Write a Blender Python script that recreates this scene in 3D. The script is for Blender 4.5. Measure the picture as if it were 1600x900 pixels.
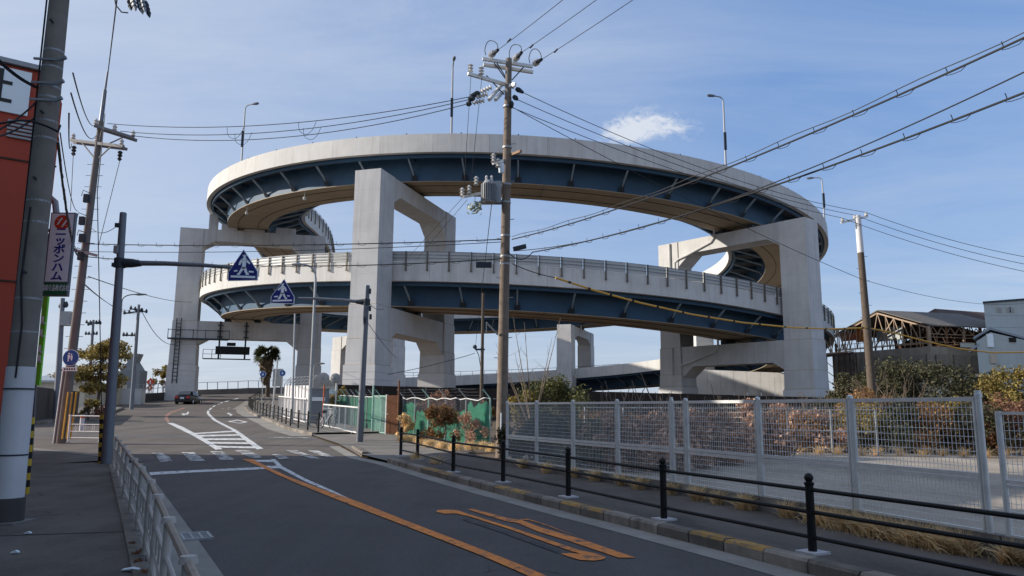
import bpy, math, random
import numpy as np
from mathutils import Vector, Matrix, Quaternion
random.seed(7); RNG=np.random.default_rng(7)
for o in list(bpy.data.objects): bpy.data.objects.remove(o)
SC=bpy.context.scene; COL=SC.collection
# ---------------------------------------------------------------- camera
F=1175.; HOR=190.; ROLL=.0073; EYE=1.6; TH=math.atan(HOR/F)
cam=bpy.data.cameras.new('camera'); co=bpy.data.objects.new('camera',cam); COL.objects.link(co)
cam.sensor_width=36; cam.lens=36*F/1600; cam.clip_start=.05; cam.clip_end=6000
co.location=(0,0,EYE)
co.rotation_mode='QUATERNION'
co.rotation_quaternion=Quaternion((1,0,0),math.pi/2+TH)@Quaternion((0,0,1),ROLL)
SC.camera=co
# ---------------------------------------------------------------- sky and sun
SUN_EL=22.; SUN_TO=-math.cos(math.radians(3)),math.sin(math.radians(3))   # horizontal direction towards the sun
SKY=.15; EXPO=.45
el=math.radians(SUN_EL)
S=Vector((SUN_TO[0]*math.cos(el),SUN_TO[1]*math.cos(el),math.sin(el)))
W=bpy.data.worlds.new('World'); SC.world=W; W.use_nodes=True
nt=W.node_tree; nt.nodes.clear()
def N(t,ty,**k):
    n=t.nodes.new(ty)
    for a,b in k.items(): setattr(n,a,b)
    return n
def math_node(t,op,a,b=None,c=None,clamp=False):
    n=N(t,'ShaderNodeMath',operation=op,use_clamp=clamp)
    for i,x in enumerate((a,b,c)):
        if x is None: continue
        if isinstance(x,(int,float)): n.inputs[i].default_value=x
        else: t.links.new(x,n.inputs[i])
    return n.outputs[0]
def ramp(t,x,a,b,ca=(0,0,0,1),cb=(1,1,1,1)):
    r=N(t,'ShaderNodeValToRGB'); e=r.color_ramp.elements
    e[0].position=a; e[1].position=b; e[0].color=ca; e[1].color=cb
    t.links.new(x,r.inputs[0]); return r.outputs[0]
def noise(t,vec,scale,detail=4,rough=.6,dist=0):
    n=N(t,'ShaderNodeTexNoise'); n.inputs['Scale'].default_value=scale; n.inputs['Detail'].default_value=detail
    n.inputs['Roughness'].default_value=rough; n.inputs['Distortion'].default_value=dist
    if vec is not None: t.links.new(vec,n.inputs['Vector'])
    return n.outputs[0]
def mixc(t,f,a,b,blend='MIX'):
    m=N(t,'ShaderNodeMix',data_type='RGBA',blend_type=blend)
    for s,x in ((m.inputs[0],f),(m.inputs[6],a),(m.inputs[7],b)):
        if isinstance(x,(int,float)): s.default_value=x
        elif isinstance(x,tuple): s.default_value=x if len(x)==4 else (*x,1)
        else: t.links.new(x,s)
    return m.outputs[2]
def mapping(t,vec,scale=(1,1,1),loc=(0,0,0)):
    m=N(t,'ShaderNodeMapping'); m.inputs['Scale'].default_value=scale; m.inputs['Location'].default_value=loc
    t.links.new(vec,m.inputs['Vector']); return m.outputs[0]
def ray(px,py):
    x,y=px-800,py-450; c,s=math.cos(ROLL),math.sin(ROLL)
    X=x*c+y*s; Y=-x*s+y*c; ct,st=math.cos(TH),math.sin(TH)
    return Vector((X,F*ct+Y*st,F*st-Y*ct))
sky=N(nt,'ShaderNodeTexSky',sky_type='NISHITA'); sky.sun_disc=False
sky.sun_elevation=el; sky.sun_rotation=math.atan2(S.x,S.y); sky.air_density=1.0; sky.dust_density=1.2; sky.ozone_density=2.2
tc=N(nt,'ShaderNodeTexCoord'); D=tc.outputs['Generated']
sx=N(nt,'ShaderNodeSeparateXYZ'); nt.links.new(D,sx.inputs[0])
# thin high cloud: noise on a flat layer overhead
zz=math_node(nt,'ADD',math_node(nt,'MAXIMUM',sx.outputs[2],0),.12)
cx_=N(nt,'ShaderNodeCombineXYZ'); nt.links.new(math_node(nt,'DIVIDE',sx.outputs[0],zz),cx_.inputs[0]); nt.links.new(math_node(nt,'DIVIDE',sx.outputs[1],zz),cx_.inputs[1])
n1=noise(nt,mapping(nt,cx_.outputs[0],(.5,1.3,1),(3.1,1.7,0)),1.5,8,.66,.9)
n2=noise(nt,mapping(nt,cx_.outputs[0],(.3,.3,1),(5.2,7.4,0)),.8,3,.5,.2)
cl=math_node(nt,'MULTIPLY',ramp(nt,n1,.40,.72),math_node(nt,'MULTIPLY_ADD',ramp(nt,n2,.36,.62),.75,.25))
cl=math_node(nt,'MULTIPLY',cl,.72)
# drifting steam puff low over the loop
def puff(px,py,w,seed):
    d=ray(px,py).normalized()
    v=N(nt,'ShaderNodeVectorMath',operation='SUBTRACT'); nt.links.new(D,v.inputs[0]); v.inputs[1].default_value=d
    m=mapping(nt,v.outputs[0],(1/w,1/w,2.1/w))
    l=N(nt,'ShaderNodeVectorMath',operation='LENGTH'); nt.links.new(m,l.inputs[0])
    return math_node(nt,'SUBTRACT',1,l.outputs['Value'],clamp=True)
pf=math_node(nt,'ADD',math_node(nt,'ADD',puff(968,210,.05,0),puff(1008,192,.055,1)),math_node(nt,'MULTIPLY',puff(1058,202,.05,2),.6))
pn=noise(nt,mapping(nt,D,(1,1,1.7)),34,9,.78,1.6)
pf=math_node(nt,'MULTIPLY',ramp(nt,math_node(nt,'ADD',pf,math_node(nt,'MULTIPLY',math_node(nt,'SUBTRACT',pn,.5),3.2)),.22,.95),math_node(nt,'MULTIPLY',math_node(nt,'MULTIPLY',pf,1.3,clamp=True),.72))
hsv=N(nt,'ShaderNodeHueSaturation'); hsv.inputs['Saturation'].default_value=1.06; nt.links.new(sky.outputs[0],hsv.inputs['Color'])
hz=math_node(nt,'MULTIPLY',math_node(nt,'POWER',math_node(nt,'SUBTRACT',1,math_node(nt,'MAXIMUM',sx.outputs[2],0)),7),.75)   # pale haze low in the sky, all round
cc=mixc(nt,.68,hsv.outputs[0],(.88,1.62,3.3)); sd=N(nt,'ShaderNodeVectorMath',operation='DOT_PRODUCT'); nt.links.new(D,sd.inputs[0]); sd.inputs[1].default_value=S; au=math_node(nt,'MULTIPLY',ramp(nt,math_node(nt,'MULTIPLY_ADD',sd.outputs['Value'],.5,.5),.45,.9),.72); cc=mixc(nt,au,cc,(2.9,3.2,3.75)); cc=mixc(nt,hz,cc,(3.1,3.4,3.7)); cc=mixc(nt,cl,cc,(3.5,3.8,4.25)); cc=mixc(nt,pf,cc,(4.2,4.3,4.45))
bg=N(nt,'ShaderNodeBackground'); bg.inputs[1].default_value=SKY; nt.links.new(cc,bg.inputs[0])
wo=N(nt,'ShaderNodeOutputWorld'); nt.links.new(bg.outputs[0],wo.inputs[0])
sl=bpy.data.lights.new('sun','SUN'); sl.energy=4.2; sl.angle=math.radians(.5); sl.color=(1,.925,.82)
so=bpy.data.objects.new('sun',sl); COL.objects.link(so); so.rotation_mode='QUATERNION'; so.rotation_quaternion=S.to_track_quat('Z','Y'); so.location=(-60,20,60)
V=SC.view_settings; V.view_transform='Standard'; V.look='None'; V.exposure=EXPO; V.gamma=1
# ---------------------------------------------------------------- helpers
KN=[(-200,-.2),(-20,-.05),(0,0),(20,.15),(35,.36),(50,.72),(66,1.22),(83,1.95),(102,3.2),(112,3.65),(125,3.8),(4000,3.8)]
def zg(Y):
    for i in range(len(KN)-1):
        (a,b),(c,d)=KN[i],KN[i+1]
        if Y<=c:
            m=lambda j: 0 if j<=0 or j>=len(KN)-2 else (KN[j+1][1]-KN[j-1][1])/(KN[j+1][0]-KN[j-1][0])
            h=c-a; t=(Y-a)/h; t2,t3=t*t,t*t*t
            return (2*t3-3*t2+1)*b+(t3-2*t2+t)*h*m(i)+(3*t2-2*t3)*d+(t3-t2)*h*m(i+1)
    return KN[-1][1]
def atY(px,py,Y):
    d=ray(px,py); t=Y/d.y; return Vector((d.x*t,Y,EYE+d.z*t))
def G(px,py,dz=0):
    d=ray(px,py); f=lambda Y:EYE+d.z*Y/d.y-zg(Y)-dz
    Y=.5
    while Y<400 and f(Y)>0: Y*=1.01
    lo,hi=Y/1.01,Y
    for _ in range(40):
        m=(lo+hi)/2
        if f(m)>0: lo=m
        else: hi=m
    return Vector((d.x*lo/d.y,lo,zg(lo)+dz))
def atZ(px,py,z):
    d=ray(px,py); t=(z-EYE)/d.z; return Vector((d.x*t,d.y*t,z))
def mat(name,col,rough=.8,metal=0,var=.18,scale=2.,bump=0,bscale=80,streak=0,scol=(.12,.1,.08),speck=0,island=0,spec=.35,rnd=.08,wear=None,trans=0,crack=0,form=0):
    m=bpy.data.materials.new(name); m.use_nodes=True; t=m.node_tree; b=t.nodes['Principled BSDF']
    g=N(t,'ShaderNodeNewGeometry'); P=g.outputs['Position']
    n=noise(t,P,scale,5,.65)
    c=mixc(t,1.0,(*col,1),ramp(t,n,.25,.75,(1-var,)*3+(1,),(1+var,)*3+(1,)),'MULTIPLY')
    if rnd:
        oi=N(t,'ShaderNodeObjectInfo'); k=math_node(t,'MULTIPLY_ADD',oi.outputs['Random'],2*rnd,1-rnd)
        cm=N(t,'ShaderNodeCombineColor'); [t.links.new(k,cm.inputs[i]) for i in range(3)]
        c=mixc(t,1.0,c,cm.outputs[0],'MULTIPLY')
    if island:
        k=math_node(t,'MULTIPLY_ADD',g.outputs['Random Per Island'],2*island,1-island)
        cm=N(t,'ShaderNodeCombineColor'); [t.links.new(k,cm.inputs[i]) for i in range(3)]
        c=mixc(t,1.0,c,cm.outputs[0],'MULTIPLY')
    if form:
        sp_=N(t,'ShaderNodeSeparateXYZ'); t.links.new(P,sp_.inputs[0]); fz=math_node(t,'FRACT',math_node(t,'DIVIDE',sp_.outputs[2],form)); c=mixc(t,math_node(t,'MULTIPLY',math_node(t,'LESS_THAN',fz,.03/form),.3),c,scol)
    if streak:
        s=noise(t,mapping(t,P,(1.6,1.6,.09)),1.3,6,.7); c=mixc(t,math_node(t,'MULTIPLY',ramp(t,s,.5,.78),streak),c,scol)
        s=noise(t,P,.33,4,.6); c=mixc(t,math_node(t,'MULTIPLY',ramp(t,s,.45,.75),streak*.45),c,scol)
    if speck:
        c=mixc(t,1.0,c,ramp(t,noise(t,P,32,4,.75),.3,.7,(.78,.78,.78,1),(1.22,1.22,1.22,1)),'MULTIPLY')
        s=noise(t,P,170,2,.7); c=mixc(t,math_node(t,'MULTIPLY',ramp(t,s,.58,.72),speck),c,tuple(min(1,x*3.2+.03) for x in col))
    if crack:
        vo=N(t,'ShaderNodeTexVoronoi',feature='DISTANCE_TO_EDGE'); vo.inputs['Scale'].default_value=.22
        wv=N(t,'ShaderNodeVectorMath',operation='ADD'); wn=N(t,'ShaderNodeTexNoise'); wn.inputs['Scale'].default_value=1.1; wn.inputs['Detail'].default_value=6; t.links.new(P,wn.inputs['Vector']); t.links.new(P,wv.inputs[0]); t.links.new(wn.outputs['Color'],wv.inputs[1]); t.links.new(wv.outputs[0],vo.inputs['Vector'])
        cm_=math_node(t,'MULTIPLY',math_node(t,'LESS_THAN',vo.outputs['Distance'],.0022),ramp(t,noise(t,P,.25,3,.6),.5,.56)); c=mixc(t,math_node(t,'MULTIPLY',cm_,crack),c,(.02,.02,.02))
        mp=N(t,'ShaderNodeMapping'); mp.inputs['Rotation'].default_value=(0,0,-.52); mp.inputs['Scale'].default_value=(1.25,.12,1); t.links.new(P,mp.inputs['Vector']); st=noise(t,mp.outputs[0],.8,6,.68); c=mixc(t,math_node(t,'MULTIPLY',ramp(t,st,.44,.66),.5),c,tuple(x*1.55 for x in col)); c=mixc(t,math_node(t,'MULTIPLY',ramp(t,noise(t,P,.55,5,.7),.55,.7),.45),c,tuple(x*.55 for x in col))
    if wear:
        s=noise(t,P,wear[1],6,.72); s2=noise(t,P,wear[1]*7,3,.7)
        k=ramp(t,math_node(t,'ADD',math_node(t,'MULTIPLY',s,.75),math_node(t,'MULTIPLY',s2,.25)),wear[2],wear[2]+.09); c=mixc(t,k,wear[0],c)
    t.links.new(c,b.inputs['Base Color']); b.inputs['Metallic'].default_value=metal
    b.inputs['Specular IOR Level'].default_value=spec
    rr=ramp(t,n,.2,.8,(max(0,rough-.08),)*3+(1,),(min(1,rough+.08),)*3+(1,)); t.links.new(rr,b.inputs['Roughness'])
    if bump:
        bn=N(t,'ShaderNodeBump'); bn.inputs['Strength'].default_value=bump; bn.inputs['Distance'].default_value=.01
        t.links.new(noise(t,P,bscale,3,.6),bn.inputs['Height']); t.links.new(bn.outputs[0],b.inputs['Normal'])
    if trans:
        tr=N(t,'ShaderNodeBsdfTranslucent'); t.links.new(c,tr.inputs[0]); ms=N(t,'ShaderNodeMixShader'); ms.inputs[0].default_value=trans
        t.links.new(b.outputs[0],ms.inputs[1]); t.links.new(tr.outputs[0],ms.inputs[2]); t.links.new(ms.outputs[0],t.nodes['Material Output'].inputs[0])
    return m
class MB:
    def __init__(s): s.v=[]; s.f=[]
    def add(s,vs,fs):
        o=len(s.v); s.v+= [Vector(v) for v in vs]; s.f+=[tuple(i+o for i in f) for f in fs]; return s
    def obox(s,c,ax,ay,az):
        c,ax,ay,az=map(Vector,(c,ax,ay,az)); vs=[c+ax*i+ay*j+az*k for k in(-1,1) for j in(-1,1) for i in(-1,1)]
        return s.add(vs,[(0,2,3,1),(4,5,7,6),(0,1,5,4),(2,6,7,3),(0,4,6,2),(1,3,7,5)])
    def box(s,c,sz,rz=0):
        a,b=math.cos(rz),math.sin(rz); return s.obox(c,(a*sz[0]/2,b*sz[0]/2,0),(-b*sz[1]/2,a*sz[1]/2,0),(0,0,sz[2]/2))
    def bar(s,p,q,w,h=None,up=(0,0,1)):
        p,q=Vector(p),Vector(q); d=(q-p); L=d.length; d=d/L; x=d.cross(Vector(up))
        if x.length<1e-4: x=d.cross(Vector((1,0,0)))
        x.normalize(); z=x.cross(d); return s.obox((p+q)/2,d*L/2,x*w/2,z*(h or w)/2)
    def tube(s,pts,r,n=6,cap=True):
        pts=[Vector(p) for p in pts]; k=len(pts); rs=r if isinstance(r,(list,tuple)) else [r]*k
        vs=[]; x=None
        for i,p in enumerate(pts):
            d=(pts[min(i+1,k-1)]-pts[max(i-1,0)])
            if d.length<1e-9: d=Vector((0,0,1))
            d.normalize()
            if x is None: x=d.orthogonal().normalized()
            x=(x-d*x.dot(d))
            if x.length<1e-5: x=d.orthogonal()
            x.normalize(); y=d.cross(x)
            for j in range(n):
                a=2*math.pi*j/n; vs.append(p+(x*math.cos(a)+y*math.sin(a))*rs[i])
        fs=[(i*n+j,i*n+(j+1)%n,(i+1)*n+(j+1)%n,(i+1)*n+j) for i in range(k-1) for j in range(n)]
        if cap: fs+=[tuple(range(n-1,-1,-1)),tuple(range((k-1)*n,k*n))]
        return s.add(vs,fs)
    def cyl(s,p,q,r0,r1=None,n=10): return s.tube([p,q],[r0,r0 if r1 is None else r1],n)
    def prism(s,pts,off):
        off=Vector(off); n=len(pts); vs=[Vector(p) for p in pts]; vs+=[p+off for p in vs]
        return s.add(vs,[tuple(range(n-1,-1,-1)),tuple(range(n,2*n))]+[(i,(i+1)%n,n+(i+1)%n,n+i) for i in range(n)])
    def lathe(s,c,prof,n=10,axis=(0,0,1)):
        c=Vector(c); a=Vector(axis).normalized(); return s.tube([c+a*z for r,z in prof],[max(r,1e-4) for r,z in prof],n)
    def ball(s,c,r,n=8):
        m=n//2; return s.lathe(c,[(r*math.sin(math.pi*i/m),-r*math.cos(math.pi*i/m)) for i in range(m+1)],n)
    def mesh(s,name,off=Vector((0,0,0)),smooth=False):
        me=bpy.data.meshes.new(name); me.from_pydata([tuple(v-off) for v in s.v],[],s.f); me.update()
        if smooth:
            me.polygons.foreach_set('use_smooth',[True]*len(me.polygons)); me.set_sharp_from_angle(angle=math.radians(40))
        return me
    def build(s,name,m,parent=None,smooth=True,**k):
        off=wloc(parent); me=s.mesh(name,off,smooth); me.materials.append(m); return link(name,me,parent,**k)
def wloc(p):
    v=Vector((0,0,0))
    while p is not None: v+=p.location; p=p.parent
    return v
def tag(o,label=None,cat=None,group=None,kind=None):
    for a,b in (('label',label),('category',cat),('group',group),('kind',kind)):
        if b: o[a]=b
    return o
def link(name,data,parent=None,loc=None,rz=0,**k):
    o=bpy.data.objects.new(name,data); COL.objects.link(o)
    if parent is not None: o.parent=parent
    if loc is not None: o.location=loc
    if rz: o.rotation_euler=(0,0,rz)
    return tag(o,**k)
def thing(name,label,cat,loc=(0,0,0),group=None,rz=0):
    return link(name,None,None,Vector(loc),rz,label=label,cat=cat,group=group)
def struct(o): o['kind']='structure'; return o
def shared(name,me,m,parent,loc,rz=0):
    if not me.materials: me.materials.append(m)
    return link(name,me,parent,loc,rz)
def catn(p,q,sag,n=18):
    p,q=Vector(p),Vector(q); return [p.lerp(q,i/n)-Vector((0,0,sag*4*(i/n)*(1-i/n))) for i in range(n+1)]
def smooth(pts,n=6):
    pts=[Vector(p) for p in pts]; out=[]; k=len(pts)
    for i in range(k-1):
        a,b,c,d=pts[max(i-1,0)],pts[i],pts[i+1],pts[min(i+2,k-1)]
        for j in range(n):
            t=j/n; out.append(.5*(2*b+(c-a)*t+(2*a-5*b+4*c-d)*t*t+(3*b-a-3*c+d)*t**3))
    return out+[pts[-1]]
def wire(name,label,cat,p,q,sag,r,m,group='overhead wires'):
    return MB().tube(catn(p,q,sag),r,6).build(name,m,None,label=label,cat=cat,group=group)
def resample(pts,n):
    pts=[Vector((p[0],p[1],0)) for p in pts]; L=[0]
    for a,b in zip(pts,pts[1:]): L.append(L[-1]+(b-a).length)
    out=[]; j=0
    for i in range(n+1):
        t=L[-1]*i/n
        while j<len(L)-2 and L[j+1]<t: j+=1
        k=(t-L[j])/max(L[j+1]-L[j],1e-9); out.append(pts[j].lerp(pts[j+1],k))
    return out
def strip(a,b,dz,n,m=1,mb=None):
    mb=mb or MB(); A,B=resample(a,n),resample(b,n); vs=[]
    for p,q in zip(A,B):
        for j in range(m+1):
            v=p.lerp(q,j/m); vs.append((v.x,v.y,zg(v.y)+dz))
    w=m+1; fs=[(i*w+j,i*w+j+1,(i+1)*w+j+1,(i+1)*w+j) for i in range(n) for j in range(m)]
    # keep normals up
    v0,v1,v2=(Vector(vs[k]) for k in fs[0][:3])
    if (v1-v0).cross(v2-v0).z<0: fs=[f[::-1] for f in fs]
    return mb.add(vs,fs)
def polyline_at(pts,dist):
    acc=0
    for a,b in zip(pts,pts[1:]):
        a,b=Vector(a[:2]).to_3d(),Vector(b[:2]).to_3d(); l=(b-a).length
        if acc+l>=dist: return a.lerp(b,(dist-acc)/l),(b-a)/l
        acc+=l
    return b,(b-a)/l
def plen(pts): return sum((Vector(b[:2])-Vector(a[:2])).length for a,b in zip(pts,pts[1:]))
def text(name,body,size,m,parent,loc,depth=.004,bold=0,sx=1,rot=None,sy=1):
    c=bpy.data.curves.new(name,'FONT'); c.body=body; c.size=size; c.extrude=depth; c.offset=bold; c.align_x='CENTER'; c.align_y='CENTER'; c.resolution_u=3
    o=bpy.data.objects.new(name,c); COL.objects.link(o); bpy.context.view_layer.update()
    me=bpy.data.meshes.new_from_object(o.evaluated_get(bpy.context.evaluated_depsgraph_get())); bpy.data.objects.remove(o)
    R=rot or Matrix.Rotation(math.pi/2,4,'X')
    me.transform(R@Matrix.Diagonal((sx,sy,1,1))); me.materials.clear(); me.materials.append(m)
    return link(name,me,parent,Vector(loc)-wloc(parent))
def foliage(name,m,clumps,n,size,parent,droop=.0,elong=1.6):
    """leaf-sized faces spread through clumps [(centre, (rx,ry,rz))]"""
    off=np.array(wloc(parent)); C=np.array([list(c) for c,_ in clumps]); Rr=np.array([list(r) for _,r in clumps])
    w=Rr.prod(1)**(2/3); idx=RNG.choice(len(clumps),n,p=w/w.sum())
    d=RNG.normal(size=(n,3)); d/=np.linalg.norm(d,axis=1)[:,None]
    rad=RNG.random(n)**.5*(1+.1*RNG.normal(size=n))
    P=C[idx]+d*rad[:,None]*Rr[idx]-off
    a=RNG.normal(size=(n,3)); a[:,2]-=droop; a/=np.linalg.norm(a,axis=1)[:,None]
    b=np.cross(a,RNG.normal(size=(n,3))+d*.8); b/=np.linalg.norm(b,axis=1)[:,None]
    s=size*(.6+.8*RNG.random(n))[:,None]; a=a*s*elong/2; b=b*s/2
    v=np.stack([P-a,P+b,P+a,P-b],1).reshape(-1,3)
    me=bpy.data.meshes.new(name); me.vertices.add(4*n); me.vertices.foreach_set('co',v.ravel())
    me.loops.add(4*n); me.loops.foreach_set('vertex_index',np.arange(4*n,dtype=np.int32)); me.polygons.add(n)
    me.polygons.foreach_set('loop_start',np.arange(0,4*n,4,dtype=np.int32)); me.update(calc_edges=True); me.materials.append(m)
    return link(name,me,parent)
# ---------------------------------------------------------------- materials
M={}
def mm(k,*a,**kw): M[k]=mat(k,*a,**kw)
mm('asphalt_new',(.092,.083,.078),.85,var=.2,scale=.45,bump=.9,bscale=70,speck=.45,crack=.55,spec=.25)
mm('asphalt_old',(.128,.111,.098),.9,crack=.7,var=.24,scale=.5,bump=.4,bscale=140,speck=.3,streak=.0,spec=.2)
mm('sidewalk',(.122,.104,.09),.92,crack=.6,var=.42,scale=.8,bump=.5,bscale=120,speck=.25,spec=.2)
mm('lot',(.3,.255,.205),.92,crack=.5,var=.4,scale=.5,bump=.4,bscale=90,speck=.15,spec=.2)
mm('dirt',(.13,.1,.075),.95,var=.35,scale=1.2,bump=.8,bscale=25,spec=.1)
mm('apron',(.2,.18,.16),.9,var=.25,scale=.9,bump=.4,bscale=90,spec=.2)
mm('kerb',(.25,.215,.18),.9,var=.4,scale=3,bump=.6,bscale=60,streak=.85,scol=(.045,.04,.035),rnd=.35)
mm('kerb_yellow',(.42,.24,.065),.85,var=.3,scale=5,bump=.3,bscale=60,wear=((.16,.14,.12),7,.43),rnd=.1)
mm('gutter',(.27,.25,.22),.9,var=.25,scale=1.5,bump=.4,bscale=90)
mm('paint_white',(.72,.72,.7),.75,var=.15,scale=3,wear=((.13,.12,.115),7,.41),rnd=0)
mm('paint_worn',(.62,.61,.58),.8,var=.1,scale=3,wear=((.085,.083,.083),3.2,.46),rnd=0)
mm('paint_orange',(.74,.24,.045),.75,var=.25,scale=4,wear=((.1,.085,.075),7,.395),rnd=0)
mm('paint_orange_worn',(.72,.24,.05),.78,var=.18,scale=2,wear=((.085,.078,.074),6,.41),rnd=0)
mm('paint_pink',(.3,.16,.12),.8,var=.15,scale=2,wear=((.11,.1,.095),2,.36),rnd=0)
mm('concrete',(.60,.59,.575),.85,var=.1,scale=.6,bump=.2,bscale=30,streak=.5,scol=(.3,.28,.26),rnd=.03,form=1.8)
mm('concrete_parapet',(.62,.605,.575),.85,var=.08,scale=.8,bump=.15,bscale=30,streak=.42,scol=(.28,.24,.19),rnd=.035)
mm('cladding',(.62,.61,.6),.7,var=.06,scale=.8,streak=.12,scol=(.35,.33,.3),rnd=.025)
mm('blue_steel',(.03,.085,.155),.55,var=.3,scale=.35,streak=.35,scol=(.035,.075,.12),rnd=.02,spec=.4)
mm('blue_light',(.26,.33,.38),.5,var=.12,scale=.8,rnd=.03)
mm('dark_steel',(.03,.04,.05),.6,rnd=.05)
mm('deck_steel',(.05,.06,.07),.7,var=.25,scale=.5,streak=.3,scol=(.03,.035,.04),rnd=.02)
mm('soffit',(.42,.33,.225),.75,var=.14,scale=.3,streak=.3,scol=(.2,.15,.1),rnd=.05)
mm('barrier',(.5,.5,.48),.5,metal=.15,var=.07,scale=1.5,streak=.15,scol=(.35,.33,.3),rnd=.05)
mm('barrier_post',(.15,.135,.11),.6,metal=.3,rnd=.1)
mm('galv',(.72,.72,.7),.45,metal=.3,var=.12,scale=8,rnd=.06)
mm('galv_dull',(.33,.34,.35),.55,metal=.45,var=.15,scale=6,rnd=.08)
mm('steel_pole',(.17,.185,.21),.5,metal=.3,var=.12,scale=3,streak=.3,scol=(.1,.1,.11))
mm('black_paint',(.009,.009,.009),.55,var=.3,scale=6,spec=.3,rnd=.05)
mm('white_paint',(.7,.7,.68),.55,var=.08,scale=3,streak=.25,scol=(.3,.22,.15))
mm('cream_rail',(.5,.45,.4),.55,var=.15,scale=6,streak=.4,scol=(.2,.13,.08),rnd=.1)
mm('rust_rail',(.25,.15,.09),.7,var=.3,scale=9,streak=.5,scol=(.12,.06,.03),rnd=.1)
mm('pole_concrete',(.2,.175,.15),.9,var=.2,scale=2.5,bump=.3,bscale=60,streak=.45,scol=(.1,.09,.08))
mm('pole_grey',(.17,.16,.148),.9,var=.2,scale=2.5,bump=.3,bscale=60,streak=.5,scol=(.09,.085,.08))
mm('pole_wood',(.2,.155,.12),.92,var=.3,scale=5,bump=.8,bscale=40,streak=.7,scol=(.09,.07,.055))
mm('sheet_white',(.62,.6,.6),.6,var=.08,scale=2,streak=.3,scol=(.35,.33,.32))
mm('wire',(.012,.012,.014),.6,var=.1,rnd=.05)
mm('insulator',(.6,.58,.54),.3,var=.08,spec=.6)
mm('red_wall',(.43,.062,.03),.6,var=.1,scale=.6,streak=.25,scol=(.25,.05,.03))
mm('board_white',(.8,.87,.9),.5,var=.04,scale=2)
mm('sign_blue',(.012,.02,.17),.4,var=.08,scale=3,rnd=.03)
mm('round_blue',(.008,.09,.32),.4,var=.08,rnd=.03)
mm('ink_blue',(.02,.045,.28),.5,var=.04); mm('ink_black',(.03,.03,.03),.6); mm('logo_red',(.6,.06,.02),.5,var=.04); mm('board_green',(.015,.14,.06),.5,var=.06)
mm('lime',(.2,.65,.05),.6,var=.08); mm('yellow',(.6,.38,.03),.6,var=.15,scale=6); mm('orange_paint',(.55,.13,.04),.6,var=.15,scale=4)
mm('cable_yellow',(.62,.34,.04),.5,var=.15,scale=3)
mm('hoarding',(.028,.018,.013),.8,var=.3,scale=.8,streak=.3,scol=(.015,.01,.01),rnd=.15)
mm('net_green',(.03,.25,.14),.85,var=.3,scale=3,trans=.45,island=.25)
mm('rusty',(.2,.09,.045),.85,var=.35,scale=5,streak=.5,scol=(.08,.035,.02))
mm('mint',(.3,.5,.42),.6,var=.15,scale=4,streak=.3,scol=(.2,.2,.15))
mm('leaf_green',(.115,.115,.04),.7,island=.5,var=.25,scale=1.2,trans=.25,rnd=.12); mm('leaf_dark',(.07,.066,.032),.7,island=.5,var=.3,scale=1.2,trans=.2,rnd=.12)
mm('leaf_olive',(.27,.205,.06),.75,island=.5,var=.3,scale=1.5,trans=.25,rnd=.12); mm('leaf_rust',(.28,.15,.06),.8,island=.5,var=.3,scale=1.5,trans=.3,rnd=.12)
mm('leaf_dry',(.5,.31,.21),.9,island=.5,var=.3,scale=2,trans=.3,rnd=.12); mm('leaf_red',(.24,.12,.075),.85,island=.5,var=.3,scale=2,trans=.3,rnd=.12)
mm('grass_dry',(.8,.6,.33),.9,island=.45,var=.25,scale=2,trans=.3); mm('bark',(.11,.085,.065),.95,var=.3,scale=8,bump=.6,bscale=40); mm('twig',(.2,.15,.11),.9,var=.3,scale=8)
mm('palm',(.07,.085,.04),.7,island=.4,trans=.15); mm('palm_dry',(.2,.15,.1),.9,island=.4)
mm('car_paint',(.006,.006,.008),.28,var=.05,spec=.4,rnd=0); mm('car_glass',(.03,.035,.04),.08,spec=.7,rnd=0); mm('tail_red',(.55,.02,.015),.25,rnd=0); mm('rubber',(.02,.02,.02),.85)
mm('roof_grey',(.15,.135,.12),.85,var=.2,scale=.6,streak=.4,scol=(.08,.07,.06)); mm('wall_grey',(.46,.50,.49),.8,var=.1,scale=.6,streak=.25,scol=(.25,.26,.25)); mm('wall_cream',(.55,.5,.4),.85,var=.1,scale=.6,streak=.3,scol=(.35,.3,.24))
mm('roof_blue',(.28,.32,.36),.6,var=.1,scale=1); mm('truss_white',(.36,.26,.18),.6,var=.2,scale=2,streak=.5,scol=(.22,.11,.06)); mm('rust_dark',(.07,.04,.028),.85,var=.4,scale=1); mm('dark_in',(.02,.018,.016),.9)
mm('arm_grey',(.2,.2,.2),.8,var=.15,spec=.15)
mm('podium',(.3,.27,.23),.9,var=.2,scale=.8,streak=.6,scol=(.12,.1,.085))
mm('wall_dark',(.085,.075,.07),.9,var=.3,scale=.8,bump=.3,streak=.4,scol=(.04,.035,.03)); mm('block',(.22,.2,.18),.9,var=.25,scale=3,bump=.4,bscale=50,streak=.4,scol=(.1,.09,.08),rnd=.15)
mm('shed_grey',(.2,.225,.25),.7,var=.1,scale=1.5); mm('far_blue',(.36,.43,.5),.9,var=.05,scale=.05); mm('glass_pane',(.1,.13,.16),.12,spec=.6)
mm('mirror_back',(.36,.36,.34),.6,var=.12,scale=6); mm('lamp_glass',(.6,.6,.58),.2,spec=.6)
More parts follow.
